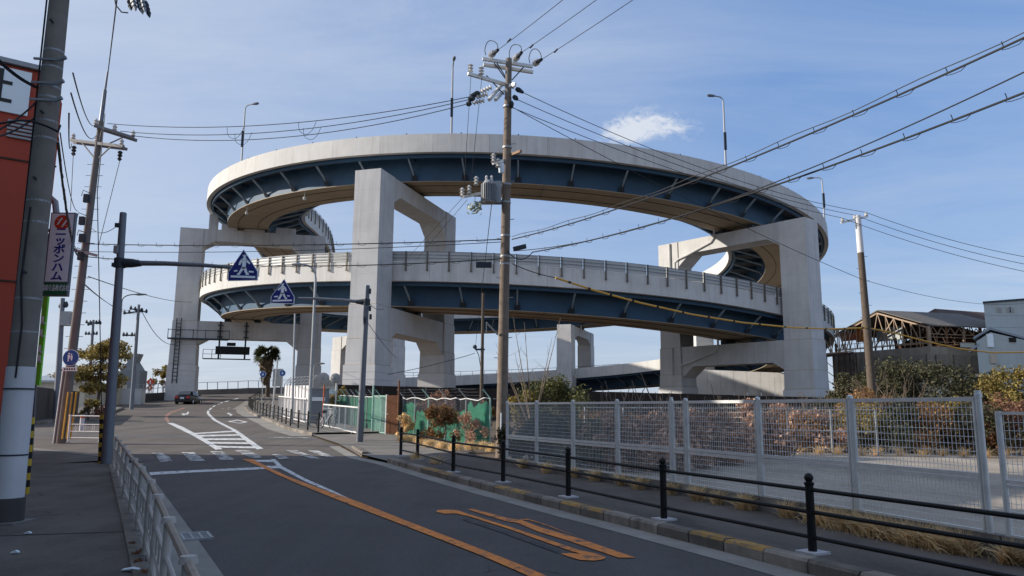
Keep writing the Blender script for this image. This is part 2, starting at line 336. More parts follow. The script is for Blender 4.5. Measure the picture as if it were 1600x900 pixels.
# ================================================================ GROUND
ys=[-300,-150,-80]+[-60+2*i for i in range(100)]+[150,200,300,500,900,1500,2600]; xs=[-2500,-900,-300,-120,-60,-30,-10,0,10,30,60,120,300,900,2500]
mb=MB(); mb.add([(x,y,zg(y)-.02) for y in ys for x in xs],[(j*len(xs)+i,j*len(xs)+i+1,(j+1)*len(xs)+i+1,(j+1)*len(xs)+i) for j in range(len(ys)-1) for i in range(len(xs)-1)])
struct(mb.build('ground',M['dirt'],smooth=False))
KFAR=[(-33.5,101),(-31.6,95),(-30.2,89),(-26.6,76),(-22.4,65),(-19.4,58),(-14.9,47.7),(-12.1,40.9),(-9.05,34.8)]
KMID=[(-9.05,34.8),(-6.19,27.7),(-4.31,22.25),(-3.3,20.6)]
KNEAR=[(-3.3,20.6),(-1.89,17.44),(-.32,14.08),(.98,11.43),(1.5,10.45),(2.5,8.4),(3.05,7.2),(4.3,4.4),(5.7,1),(7.6,-4),(11,-12)]
LG=[(-9.55,20.0),(-8.99,18.9),(-6.14,13.72),(-3.97,9.75),(-2.66,7.33),(-.5,3.35),(1.3,0),(3.9,-5),(7.5,-12)]
road=struct(strip([(-90,135),(-90,80),(-90,19)],[(-20,135),(-33,104)]+KFAR+KMID[1:]+[(-2.2,19)],.004,120,10).build('road',M['asphalt_old'],smooth=False))
near=[(-10.35,21.5)]+LG
struct(strip(near,[(-4.1,21.5)]+KNEAR,.009,80,6).build('road_patch',M['asphalt_new'],smooth=False))
# gutters (concrete strips beside the kerbs)
def offset(pts,d):
    out=[]
    for i,p in enumerate(pts):
        a=Vector(pts[max(i-1,0)]); b=Vector(pts[min(i+1,len(pts)-1)]); t=(b-a).normalized(); out.append((p[0]+t.y*d,p[1]-t.x*d))
    return out
struct(strip(offset(LG,-.0),offset(LG,.62),.013,60,1).build('gutter',M['gutter'],smooth=False))
gp=KMID[1:]+KNEAR[1:]
struct(strip(gp,offset(gp,.36),.014,60,1).build('gutter',M['gutter'],smooth=False))
struct(strip(KFAR,offset(KFAR,.9),.012,60,1).build('gutter',M['gutter'],smooth=False))
# left sidewalk (slightly raised) and its kerb line under the guardrail
LE_=offset(LG,.62)
LS=offset(LG,4.6)
struct(strip(LE_,LS,.06,60,4).build('sidewalk_left',M['sidewalk'],smooth=False))
struct(strip(offset(LE_,-.0),offset(LE_,.14),.075,60,1).build('kerb_edge',M['kerb'],smooth=False))
mb=MB()
A,B=resample(LE_,60),None
for p,q in zip(A,A[1:]):
    mb.add([(p.x,p.y,zg(p.y)),(q.x,q.y,zg(q.y)),(q.x,q.y,zg(q.y)+.075),(p.x,p.y,zg(p.y)+.075)],[(0,1,2,3)])
struct(mb.build('kerb_face',M['kerb'],smooth=False))
# light strip where the left sidewalk meets the side street
struct(strip([(-10.2,20.9),(-19,27.5)],[(-9.6,20.1),(-18.2,26.3)],.066,20,1).build('paving_edge',M['apron'],smooth=False))
struct(strip([(-10.2,20.9),(-19,27.5)],[(-12.4,17.5),(-21,23)],.058,20,3).build('sidewalk_corner',M['sidewalk'],smooth=False))
# right sidewalk slab
FEN=[tuple(atZ(x,y,.40)[:2]) for x,y in ((791,716.5),(897,732),(1053,753),(1189.5,775),(1340,798),(1544,832))]; _d=(Vector(FEN[-1])-Vector(FEN[2])).normalized(); FEN+=[tuple(Vector(FEN[-1])+_d*k) for k in (5,10,20)]
KB=offset(KNEAR,-.17)
struct(strip(KB,[(-1.7,24.2),(-.5,20.6)]+[(x-.1,y-.04) for x,y in FEN],.135,60,4).build('sidewalk_right',M['sidewalk'],smooth=False))
struct(strip([(-9.1,34.9),(-6.4,28.5),(-4.7,23.5),(-3.35,20.8)],[(-5.6,36.5),(-3.4,31.5),(-1.5,26.5),(-1.2,24.6)],.06,30,4).build('driveway_apron',M['apron'],smooth=False))
struct(strip(offset(KFAR,-.18),offset(KFAR,-3.6),.14,60,3).build('sidewalk_far',M['apron'],smooth=False))
struct(strip([(.3,23)]+[(x+.12,y+.05) for x,y in FEN],[(4,30),(12,26),(22,24),(24,10),(26,-8)],.16,30,8).build('parking_lot',M['lot'],smooth=False))
# kerb stones, each its own piece
kerb=struct(link('kerb',None,None,Vector((0,0,0))))
def stone_mesh(L,w,h,name):
    b=MB(); e=.018
    pr=[(-w/2,-.1),(w/2,-.1),(w/2,h),(-w/2+e*1.5,h),(-w/2,h-e*1.5)]
    b.prism([(-L/2,y,z) for y,z in pr],(L,0,0)); return b.mesh(name)
SM=stone_mesh(.576,.18,.145,'kerb_stone'); SM.materials.append(M['kerb']); SY=stone_mesh(.576,.18,.145,'kerb_stone_painted'); SY.materials.append(M['kerb']); SY.materials.append(M['kerb_yellow'])
for p in SY.polygons:
    if p.normal.z>.5: p.material_index=1
PXY=[(665,712),(772,820),(878,968),(1075,1238)]
def px_of(v):
    r=Vector((v.x,v.y,v.z-EYE)); ct,st=math.cos(TH),math.sin(TH); d=r.y*ct+r.z*st; return 800+F*r.x/d
for pts,h,step in ((KNEAR,1,.6),(KFAR[::-1],1,.6)):
    L=plen(pts); k=0
    while k*step+.3<L and k<110:
        p,t=polyline_at(pts,k*step+.3); c=Vector((p.x,p.y,zg(p.y))); nrm=Vector((-t.y,t.x,0))
        if pts is not KNEAR: nrm=-nrm
        c+=nrm*.09; c.z+=random.uniform(-.005,.005)
        yl=pts is KNEAR and any(a<px_of(c)<b for a,b in PXY)
        o=link('kerb_stone',SY if yl else SM,kerb,c,math.atan2(t.y,t.x)+(0 if pts is KNEAR else math.pi)+random.uniform(-.008,.008)); o.rotation_euler.y=-math.atan((zg(p.y+t.y)-zg(p.y-t.y))/2)*(1 if pts is KNEAR else -1)
        k+=1
for (a,b) in (((-5.5,26.2),(-4.55,23.2)),):
    for i in range(5):
        p=Vector((*a,0)).lerp(Vector((*b,0)),(i+.5)/5); link('kerb_stone',SM,kerb,(p.x+.15,p.y,zg(p.y)-.02),math.atan2(b[1]-a[1],b[0]-a[0]))
# ---------------- painted markings
def marking(name,m,pieces,dz=.016):
    b=MB()
    for P in pieces:
        if isinstance(P[0],list): strip([G(*p) for p in P[0]],[G(*p) for p in P[1]],dz,max(6,4*len(P[0])),1,b)
        else:
            vs=[G(*p) for p in P]; vs=[Vector((v.x,v.y,zg(v.y)+dz)) for v in vs]
            a=sum((vs[i].x*vs[(i+1)%len(vs)].y-vs[(i+1)%len(vs)].x*vs[i].y) for i in range(len(vs)))
            if a<0: vs=vs[::-1]
            b.add(vs,[tuple(range(len(vs)))])
    return struct(b.build(name,m,smooth=False))
marking('orange_centre_line',M['paint_orange'],[[[(378,718.5),(411,732),(430,741.7),(478,762.5),(533,785),(600,811),(691,846.5),(755,872),(819,900),(900,936)],[(395,718.5),(411,727),(450,746),(505,766.5),(561,786),(638,817),(747,859),(800,880),(847,900),(935,938)]]],.02)
marking('white_lane_line',M['paint_white'],[[[(423,718.5),(436,732),(478,754),(519,771),(552,786)],[(430,718.5),(442,730),(478,749.5),(519,767.5),(552,783.5)]],
    [(397,719.5),(427,719.5),(433,723),(402,722.5)],[(414,729),(436,728.5),(441,732.5),(420,733)]],.017)
marking('stop_line',M['paint_white'],[[(233,739),(411,730.8),(414,734),(300,739.5),(235,743.6)]],.018)
for P in ([(283,707),(303,707),(321,721),(297,721.4)],[(328,706),(347,706),(367,719.4),(344,719)],[(364,703.6),(389,705),(414,717),(392,716.7)],[(425,711),(436,710.5),(455.5,718),(436,718)],[(446,704.5),(464,704.5),(500,717.5),(483,717)],[(480.5,704.5),(496,704.5),(525,715.5),(508,715)],[(244,714),(264,714),(270,722),(250,722.5)],[(236,708),(252,708),(262,714),(244,714)]):
    marking('crossing_stripe',M['paint_worn'],[P],.019)
Lh=[(261,661),(275,668),(300,680.5),(320,692),(337,703.5)]; Rh=[(270,661),(287,668),(310,680),(330,692),(348,702.5)]
marking('hatched_island',M['paint_white'],[[Lh,Rh],[[(323.5,642),(323,646.5),(333,657),(362,672),(370,678),(401,703)],[(327,642),(327,646),(338,656.5),(369,672),(378,678),(412,702)]],
  [(299,677.5),(368,673),(371,675),(301,679)],[(305,680.5),(375,679),(378,681.2),(309,682.8)],[(314,685.6),(383,685.5),(387,688.2),(319,688.2)],[(324,691),(391,692),(395,694.6),(329,693.8)],[(334,697),(399,698.6),(404,701.4),(341,700)]],.016)
marking('lane_dash',M['paint_white'],[[(325.5,641),(329,641),(332,637.6),(329,637.4)],[(331,636),(334,636.2),(338,633.6),(335.5,633.4)],[(339,632),(342.5,632.2),(349,629.4),(346,629)],[(350,628),(354,628.2),(360,625.8),(357,625.4)],[(362,624.6),(367,624.7),(374,622.6),(370,622.3)]],.016)
marking('pink_lane_line',M['paint_pink'],[[[(261,660),(257,654),(257,650),(263,645),(275,641),(287,637)],[(266,660),(263,654),(263,650.5),(268,646),(279,642),(290,638)]],[[(306,632),(330,626.5),(350,622.6)],[(308,632.8),(332,627),(352,622.9)]]],.015)
marking('turn_arrow',M['paint_white'],[[(284,647),(292,648.4),(295,647),(295,643.6),(292.6,643.6),(291.5,646.5),(284,646)],[(283,648.6),(289,649.3),(288,646.8)]],.016)
marking('lane_arrow',M['paint_white'],[[(354,646.2),(358.5,648.4),(361,650),(364,648),(362,647.4),(357.5,645)],[(359,650.6),(362.6,647.2),(361.6,650)]],.016)
marking('diamond_mark',M['paint_white'],[[(357,658.6),(371,656.2),(374,656.9),(361,659.2)],[(371,656.2),(388,659.8),(384,660.2),(369,657)],[(388,659.6),(378,661.8),(374,661.2),(384,659.4)],[(357,658.4),(378,661.8),(374,662),(355.5,659)]],.016)
marking('road_text',M['paint_worn'],[[(346,638),(350,638.2),(350,638.9),(346,638.6)],[(356,637),(360,637),(360,637.5),(356,637.5)],[(355,639),(358,639.2),(358,640),(355,639.8)],[(364,638.6),(368,639),(368,639.7),(364,639.3)]],.016)
marking('thin_cross_line',M['paint_worn'],[[(420,683.3),(484,684.2),(484,685),(420,684.1)]],.016)
z5=lambda L:[(560+x/3.2,720+y/3.2) for x,y in L]
marking('orange_road_figure',M['paint_orange'],[[z5([(388,262),(440,274),(480,267),(560,287),(750,347),(900,402),(1075,464)]),z5([(394,253),(440,250),(492,252),(550,272),(760,338),(910,388),(1112,458)])],
  z5([(1012,472),(1050,488),(1110,505),(1180,508),(1232,500),(1236,490),(1180,470),(1110,456),(1075,462),(1112,474),(1060,470)])],.019)
marking('orange_road_figure',M['paint_orange_worn'],[[z5([(545,249),(690,294),(745,311),(790,315),(900,362),(1040,404),(1300,493)]),z5([(574,246),(705,281),(765,298),(808,299),(905,338),(1110,397),(1386,493)])],
  [z5([(790,301),(850,302),(900,318),(1000,352)]),z5([(840,297),(880,306),(930,322),(1105,390)])]],.0185)
marking('old_paint_ghost',mat('ghost',(.09,.075,.075),.85,var=.2,scale=3,wear=((.05,.05,.052),4,.46),rnd=0),[[z5([(520,300),(700,360),(1000,470)]),z5([(530,290),(720,352),(1010,455)])]],.0165)
# construction joint across the left sidewalk
struct(strip([(-8.9,8.2),(-4.35,9.5)],[(-8.9,8.16),(-4.35,9.46)],.063,6,1).build('paving_joint',M['dark_in'],smooth=False)); struct(strip([(-12.4,15.2),(-7.9,16.4)],[(-12.4,15.15),(-7.9,16.35)],.063,6,1).build('paving_joint',M['dark_in'],smooth=False))
# utility trench patch and manhole on the old road
struct(strip([(-25,36.2),(-8.5,33.2)],[(-25,34.4),(-8,31.6)],.0075,20,2).build('road_repair',mat('asphalt_mid',(.095,.088,.083),.9,var=.25,scale=.7,bump=.4,bscale=140,speck=.25),smooth=False))
# ---------------- drain grate in the left gutter
t=thing('drain_grate','rusty iron drain grate set in the left gutter','drain grate',G(299,838,.02))
gx=Vector((.48,-.87,0)).normalized(); gy=Vector((.87,.48,0)); c=t.location.copy()
b=MB(); 
for s in(-1,1): b.obox(c+gx*.24*s,gx*.02,gy*.20,(0,0,.012)); b.obox(c+gy*.20*s,gx*.26,gy*.02,(0,0,.012))
b.build('frame',M['galv_dull'],t,smooth=False)
for i in range(3): MB().obox(c+gy*(-.1+.1*i),gx*.23,gy*.012,(0,0,.01)).build('bar',M['galv_dull'],t,smooth=False)
for i in range(9): MB().obox(c+gx*(-.2+.05*i),gx*.009,gy*.19,(0,0,.007)).build('bar',M['galv_dull'],t,smooth=False)
MB().obox(c+Vector((0,0,-.004)),gx*.24,gy*.2,(0,0,.003)).build('pit',M['dark_in'],t,smooth=False)
# litter on the left sidewalk
for i,(px,py,a,l) in enumerate(((44,833,.2,'small white paper scrap on the left sidewalk beside the concrete pole'),(24,863,.1,'small white paper scrap nearest the frame edge on the left sidewalk'),(205,890,.4,'crumpled pale litter lying at the foot of the left guardrail'))):
    p=G(px,py,.075); b=MB(); s=.042 if i<2 else .08
    b.add([p+Vector((-s,-s*.4,0)),p+Vector((s*.2,-s*.5,.015)),p+Vector((s,-s*.2,.004)),p+Vector((s*.9,s*.4,.008)),p+Vector((0,s*.5,.02)),p+Vector((-s,s*.3,.006))],[(0,1,4,5),(1,2,3,4)]); b.prism([p+Vector((-s,-s*.4,-.004)),p+Vector((s,-s*.2,-.004)),p+Vector((s*.9,s*.4,-.004)),p+Vector((-s,s*.3,-.004))],(0,0,.003))
    b.build('litter',M['board_white'],None,smooth=False,label=l,cat='litter',group='litter on the left sidewalk')
# ================================================================ SPIRAL RAMP
CX,CY=.461,102.33; RO=40.; RI=28.4; U0,UE,U1=-1.40,.50,.86
EX=[]
def exit_path():
    a=2*math.pi*UE; x,y=CX+35.2*math.cos(a),CY-35.2*math.sin(a); psi=math.atan2(-math.sin(a),-math.cos(a)); ds=.5
    for k in range(400):
        EX.append((x,y,psi)); x+=math.sin(psi)*ds; y+=math.cos(psi)*ds; psi=max(psi-ds/90,-.2)
exit_path()
def P(r,u,dz=0):
    if u<=UE:
        a=2*math.pi*u; p=Vector((CX+r*math.cos(a),CY-r*math.sin(a),0))
    else:
        t=(u-UE)*2*math.pi*35.2/.5; k=min(int(t),398); f=t-k; x,y,psi=(EX[k][i]+(EX[k+1][i]-EX[k][i])*f for i in range(3)); p=Vector((x-math.cos(psi)*(r-35.2),y+math.sin(psi)*(r-35.2),0))
    p.z=22.265+11.4735*min(u,UE)+(3*(u-UE) if u>UE else 0)+dz; return p
def loft(prof,u0,u1,n,closed=True,mb=None,caps=True):
    mb=mb or MB(); k=len(prof); vs=[P(r,u0+(u1-u0)*i/n,z) for i in range(n+1) for r,z in prof]
    fs=[(i*k+j,i*k+(j+1)%k,(i+1)*k+(j+1)%k,(i+1)*k+j) for i in range(n) for j in range(k if closed else k-1)]
    if closed and caps: fs+=[tuple(range(k-1,-1,-1)),tuple(range(n*k,(n+1)*k))]
    return mb.add(vs,fs)
ramp_=thing('spiral_ramp','huge two-turn spiral road ramp with concrete parapets and blue steel girders','ramp',(CX,CY,3.8))
NS=int((U1-U0)*144)
loft([(RO-.1,-1.05),(RI+.1,-1.05),(RI+.1,-1.45),(RO-.1,-1.45)],U0,U1,NS).build('deck',M['deck_steel'],ramp_,smooth=False)
loft([(RO-.45,-1.04),(RI+.45,-1.04)],U0,U1,NS,False).build('carriageway',M['asphalt_old'],ramp_,smooth=False)
loft([(37.7,-1.46),(37.55,-3.56),(32.75,-3.56),(32.6,-1.46)],U0,U1,NS).build('box_girder',M['blue_steel'],ramp_,smooth=True)
for r0,r1 in ((39.45,39.2),(28.95,29.2)):
    loft([(r0,-1.46),(r0,-2.0),(r1,-2.0),(r1,-1.46)],U0+.12,U1,NS).build('edge_beam',M['blue_steel'],ramp_,smooth=True)
du=.02
k=0; u=U0
while u<U1-1e-6:
    e=min(u+du-.00006,U1)
    loft([(RO,0),(RO+.03,-1.3),(RO+.03,-1.68),(RO-.42,-1.68),(RO-.42,-1.46),(RO-.3,-1.2),(RO-.24,0)],u,e,3).build('parapet_panel',M['concrete_parapet'],ramp_)
    loft([(RI+.24,0),(RI+.3,-1.2),(RI+.42,-1.46),(RI+.42,-1.68),(RI-.03,-1.68),(RI-.03,-1.3),(RI,0)],u,e,3).build('parapet_panel',M['concrete_parapet'],ramp_)
    if u>U0+.1:
        for ro,ri in ((39.3,37.6),(29.1,32.7)):
            um=u+du/2; s=1 if ro>35 else -1
            if -1.35<u<.74 or s<0: 
                b=MB(); b.bar(P(ro,um,-1.98),P(ri,um,-3.3),.12,.16); b.build('strut',M['blue_light'],ramp_,smooth=False)
            if -1.35<u<.74:
                p=P(ri+.02*s,um,-3.3); rd=(P(ro,um)-P(ri,um)).normalized(); tg=Vector((-rd.y,rd.x,0))
                MB().prism([p+tg*-.32+Vector((0,0,-.2)),p+tg*.32+Vector((0,0,-.2)),p+rd*.55+tg*.1+Vector((0,0,.42)),p+rd*.55-tg*.1+Vector((0,0,.42))],(0,0,.06)).build('gusset',M['dark_steel'],ramp_,smooth=False)
                MB().obox(P((ro+ri)/2,um,-1.62),(P(ro,um)-P(ri,um))*.5,tg*.05,(0,0,.15)).build('cantilever_rib',M['blue_steel'],ramp_,smooth=False)
    u+=du; k+=1
u=U0+.16
while u<.75:
    e=u+.04-.0002; loft([(37.56,-3.565),(32.74,-3.565),(32.74,-3.62),(37.56,-3.62)],u,e,6).build('soffit_plate',M['soffit'],ramp_,smooth=False); u+=.04
for r in (36.3,34.0):
    loft([(r+.03,-3.6),(r+.03,-3.66),(r-.03,-3.66),(r-.03,-3.6)],U0+.16,.75,300).build('seam_rib',M['rust_dark'],ramp_,smooth=False)
# noise barrier on the lower turn (outer) and on the last quarter (inner): posts and panels one by one
def barrier(r,s,u0,u1,h,full=True):
    d=.0076*40/r; u=u0; i=0
    while u<u1:
        e=u+d-.0004*40/r*.5
        z=[.02+h*j/3 for j in range(4)]; pr=[]
        for j in range(3): pr+=[(r+s*.03,z[j]),(r+s*.055,z[j]+.03),(r+s*.055,z[j+1]-.05),(r+s*.03,z[j+1]-.02)]
        loft(pr+[(r-s*.03,z[3]),(r-s*.03,z[0])],u+.0004,e,1).build('noise_panel',M['barrier'],ramp_,smooth=False)
        rd=(P(r+1,u)-P(r,u)).normalized(); tg=Vector((-rd.y,rd.x,0)); p=P(r+s*.12,u)
        MB().obox(p+Vector((0,0,(h+.06-.72)/2)),rd*.06,tg*.055,(0,0,(h+.06+.72)/2)).obox(p+Vector((0,0,-.74)),rd*.07,tg*.08,(0,0,.06)).build('barrier_post',M['barrier_post'],ramp_,smooth=False)
        u+=d; i+=1
    for zz in (.33,.66,.98):
        loft([(r+s*.14,zz*h),(r+s*.17,zz*h),(r+s*.17,zz*h+.05),(r+s*.14,zz*h+.05)],u0,u,int((u-u0)*160)+2).build('barrier_rail',M['steel_pole'],ramp_,smooth=False)
barrier(RO,1,-1.16,-.36,.84)
barrier(RI,-1,.44,.72,1.1)
barrier(RI,-1,-.22,-.06,.9)
# light rails with posts elsewhere on the low turn at the back
b=MB(); u=-1.38
while u<-1.17:
    b.bar(P(RO-.1,u,0),P(RO-.1,u,1.1),.07); u+=.009
b.tube([P(RO-.1,-1.38+.21*i/60,1.1) for i in range(61)],.04,5); b.tube([P(RO-.1,-1.38+.21*i/60,.55) for i in range(61)],.025,5); b.build('railing',M['galv_dull'],ramp_)
b=MB(); u=.01
while u<.62: b.ball(P(RO-.12,u,.08),.07,6); u+=du
b.build('parapet_marker',M['dark_steel'],ramp_)
# soffit lanterns hanging under the girder
for u in (.345,.395,-.36): 
    p=P(37.2,u,-3.6); MB().tube([p,p+Vector((0,0,-.5))],.03,5).ball(p+Vector((0,0,-.7)),.2,8).build('soffit_lantern',M['lamp_glass'],ramp_)
# ---------------------------------------------------------------- piers
def pier(phi,label,levels,ground=None,pipe=False):
    a=math.radians(phi); er=Vector((math.sin(a),-math.cos(a),0)); et=Vector((math.cos(a),math.sin(a),0)); C=Vector((CX,CY,0)); u=.25-phi/360
    base=C+er*34.5; base.z=zg(base.y)
    t=thing('bridge_pier',label,'pier',base,'portal piers of the spiral ramp'); up=Vector((0,0,1))
    zt=[22.265+11.4735*(u+k)-4.06 for k in levels]
    for (rc,w,d,nm) in ((43-1.35,2.42,2.7,'outer'),(25.7+1.3,2.4,2.6,'inner')):
        ctr=C+er*rc; g=zg(ctr.y)-.3
        zl=zt[-1] if len(zt)>1 else zt[0]-3; zj=[g,max(g+2.6,min(zl-5.0,g+4.5)),zl-2.9,zl-.05,zt[0]] if len(zt)>1 else [g,g+3.5,zt[0]-2.4,zt[0]]
        zj=[z for i,z in enumerate(zj) if i==0 or z>zj[i-1]+.2]
        for i in range(len(zj)-1):
            s=1+.045*(len(zj)-2-i); s2=s+.02 if i<len(zj)-2 else s
            b=MB(); n=.018
            z0,z1=zj[i],zj[i+1]-.03
            q=[(-1,-1),(1,-1),(1,1),(-1,1)]
            b.add([ctr+et*x*w/2*s2+er*y*d/2*s2+up*z0 for x,y in q]+[ctr+et*x*w/2*s+er*y*d/2*s+up*z1 for x,y in q],[(3,2,1,0),(4,5,6,7)]+[(j,(j+1)%4,4+(j+1)%4,4+j) for j in range(4)])
            col=b.build('column',M['concrete'],t,smooth=False)
            if i<len(zj)-2: MB().obox(ctr+up*(z1+.015),et*w/2*(s-.02),er*d/2*(s-.02),up*.03).build('joint',M['soffit'],t,smooth=False)
            if i==0:
                z=z0; 
                while z<z1-.3:
                    h=min(.62,z1-z); MB().obox(ctr+up*(z+h/2-.012),et*(w/2*s2+.05),er*(d/2*s2+.05),up*(h/2-.012)).build('cladding_panel',M['cladding'],col,smooth=False); z+=.62
    for k,z in enumerate(zt):
        D=2.15 if k==0 else 2.75; r0,r1=25.7+2.6-.15,43-2.7+.15
        pr=[(r0,z-.02),(r1,z-.02),(r1,z-D-.25),(r1-1.5,z-D+.05*0-(-.65)),(r0+1.7,z-D+.65),(r0,z-D-.75)]
        MB().prism([C+er*r+up*zz-et*1.12 for r,zz in pr],et*2.24).build('crossbeam',M['concrete'],t,smooth=False)
        for r in (33.4,36.9):
            MB().obox(C+er*r+up*(z+.18),er*.35,et*.8,up*.2).build('bearing',M['dark_steel'],t,smooth=False)
    if pipe:
        for z in zt:
            f=-1.2 if phi>0 else 1.2; q=lambda r,zz:C+er*r+et*f+up*zz
            MB().tube([q(33,z+.5),q(33,z-.3),q(32.6,z-.75),q(29.5,z-1.7),q(28.4,z-1.95),q(27.9,z-2.3),q(27.9,z-6.5 if z>12 else zg(base.y)+.2)],.11,8).build('drainpipe',M['concrete'],t)
            MB().tube([C+er*27.3+et*f*1.06+up*(z-.1),C+er*27.3+et*f*1.06+up*(z-3.0)],.14,8).build('drainpipe',M['concrete'],t)
    return t
pier(-17.2,'tall concrete portal pier at front left, beside the wooden utility pole',[0,-1])
pier(40.6,'tall concrete portal pier at front right with grey drainpipes on its beams',[0,-1],pipe=True)
P75=pier(-75,'far left concrete portal pier with ladder and black display board',[0,-1])
pier(100,'concrete portal pier behind the front right pier, under the right curve',[0,-1],pipe=True)
pier(161,'lower concrete portal pier standing alone at the back of the loop',[0],pipe=True)
pier(-134,'concrete portal pier at back left seen through the front left portal',[-1])
# ladder, catwalk and hanging board on the far left pier
a=math.radians(-75); er=Vector((math.sin(a),-math.cos(a),0)); et=Vector((math.cos(a),math.sin(a),0)); C=Vector((CX,CY,0)); up=Vector((0,0,1))
zt=22.265+11.4735*(.25+75/360-1)-4.06
q=lambda r,f,z:C+er*r+et*f+up*z
b=MB(); 
for s in(-.25,.25):
    b.bar(q(42.3+s,1.5,4.4),q(42.3+s,1.46,zt+.2),.09)
z=4.8
while z<zt-.3: b.bar(q(42.05,1.48,z),q(42.55,1.48,z),.07); z+=.45
b.build('ladder',M['dark_steel'],P75,smooth=False)
b=MB()
for z in (zt-2.2,zt-1.2): b.bar(q(43.4,1.55,z),q(36.5,1.55,z),.07)
b.obox(q(40,1.5,zt-2.3),er*3.4,et*.35,up*.05)
for r in (43.4,42,40.6,39.2,37.8,36.5): b.bar(q(r,1.55,zt-2.3),q(r,1.55,zt-1.1),.06)
b.build('catwalk',M['dark_steel'],P75,smooth=False)
t=thing('display_board','black electronic message board hanging under the far left pier beam','sign',q(36.3,1.6,zt-4.2))
b=MB()
for r in (37.6,34.6): b.bar(q(r,1.3,zt-.0),q(r,1.3,zt-4.6),.16); [b.bar(q(r-.3,1.3,zt-k),q(r+.3,1.3,zt-k),.12) for k in(.5,1.2,1.9)]
b.build('hanger',M['dark_steel'],t,smooth=False)
MB().obox(q(36,1.55,zt-3.55),er*1.95,et*.16,up*.48).build('panel',M['black_paint'],t,smooth=False)
MB().obox(q(36.2,1.55,zt-2.8),er*.5,et*.14,up*.2).build('upper_panel',M['black_paint'],t,smooth=False)
b=MB(); b.obox(q(36.6,1.55,zt-4.6),er*2.7,et*.4,up*.05)
for r in (39.3,38.3,37.3): b.bar(q(r,1.9,zt-4.6),q(r,1.9,zt-3.5),.05)
b.bar(q(39.3,1.9,zt-3.5),q(37.3,1.9,zt-3.5),.05); b.bar(q(39.3,1.9,zt-4.05),q(37.3,1.9,zt-4.05),.05)
b.build('catwalk',M['dark_steel'],t,smooth=False)
# bearing pedestals on the upper beam of the far left pier
zu=22.265+11.4735*(.25+75/360)-4.06
for r,w,h in ((39.3,.5,1.9),(37.4,.9,.75),(30.6,1.2,.75),(34.4,1.2,.35)):
    MB().obox(q(r,.6,zu+h/2-.02),er*w,et*.45,up*h/2).build('pedestal',M['concrete'],P75,smooth=False)
# ---------------------------------------------------------------- lamps on the ramp
def ramp_lamp(px,arm,label,H=5.7,edge=None):
    # foot on the outer parapet where it meets that sight line
    best=min((abs(px_of(P(RO-.1,.0005*i))-px),.0005*i) for i in range(100,880))[1] if edge is None else edge
    p=P(RO-.12,best,0); t=thing('ramp_lamp',label,'street lamp',p,'lamps along the ramp parapet'); d=Vector(arm)
    pts=[p,p+Vector((0,0,H-.5))]+[p+Vector((0,0,H-.5))+d*(.5*(1-math.cos(k*math.pi/8)))+Vector((0,0,.5*math.sin(k*math.pi/8))) for k in range(1,5)]+[p+Vector((0,0,H+.02))+d*1.0]
    MB().tube(pts,[.10,.075]+[.06]*(len(pts)-2),8).build('pole',M['galv_dull'],t)
    e=pts[-1]; x=d.normalized(); MB().tube([e-x*.1,e+x*.15,e+x*.55,e+x*.72],[.07,.13,.15,.06],8).build('lamp_head',M['steel_pole'],t)
    MB().obox(p+Vector((0,-.12,2.4)),(.11,0,0),(0,.08,0),(0,0,.85)).build('control_box',M['dark_steel'],t,smooth=False)
ramp_lamp(376,(.9,-.3,0),'curved ramp lamp on the left of the upper parapet',6.1)
ramp_lamp(703,(.15,-.9,0),'ramp lamp at the front of the upper parapet left of the wooden pole',6.4)
ramp_lamp(1133,(-.9,-.2,0),'tall pale ramp lamp on the right of the upper parapet',6.8)
ramp_lamp(1288,(-.9,.3,0),'lower ramp lamp at the right end of the upper curve',5.2)
# low concrete retaining wall below the right curve
t=thing('retaining_wall','panelled concrete retaining wall low behind the front right pier','wall',(30,100,3.4))
p,q_=atY(1085,577,104),atY(1232,583,98)
for i in range(7):
    a_,c_=p.lerp(q_,i/7),p.lerp(q_,(i+.985)/7); MB().prism([(a_.x,a_.y,2.8),(c_.x,c_.y,2.8),(c_.x,c_.y,c_.z),(a_.x,a_.y,a_.z)],(.1,.3,0)).build('panel',M['concrete'],t,smooth=False)
# ================================================================ LEFT ROADSIDE
def rail_fence(name,label,pts,H,mp,mr,top=None,cat='guardrail'):
    t=thing(name,label,cat,pts[0]); up=Vector((0,0,1))
    for p in pts:
        MB().cyl(p,p+up*(H-.02),.033,.031,10).build('post',mp,t); MB().cyl(p+up*(H-.025),p+up*(H+.012),.052,.042,10).build('post_cap',mr,t)
        MB().cyl(p-up*.01,p+up*.02,.07,.06,10).build('foot',M['block'],t)
    for p,q in zip(pts,pts[1:]):
        for z,r in ((H-.03,.026),(H*.66,.019),(H*.40,.019),(H*.17,.019)):
            MB().cyl(p+up*z,q+up*z,r,r,8).build('rail',(top or mr) if z>H*.9 else mr,t)
        for k in (.2,.26,.47,.53,.74,.80):
            m=p.lerp(q,k); MB().cyl(m+up*H*.40,m+up*H*.66,.011,.011,6).build('upright',mr,t)
    return t
gpts=[G(181.3,682.7,.81),G(187,688,.81),G(193.5,696,.81),G(199.5,704.8,.81),G(210.5,717.3,.81),G(222,730.7,.81),G(236,750.7,.81),G(247.5,774.5,.81),G(264,810.7,.81),G(294.7,872,.81)]
gpts=[Vector((v.x,v.y,zg(v.y)+.065)) for v in gpts]; gpts+=[gpts[-1]+(gpts[-1]-gpts[-2])*k for k in (1.,2.)]
print('GUARD',[tuple(round(c,2) for c in v) for v in gpts])
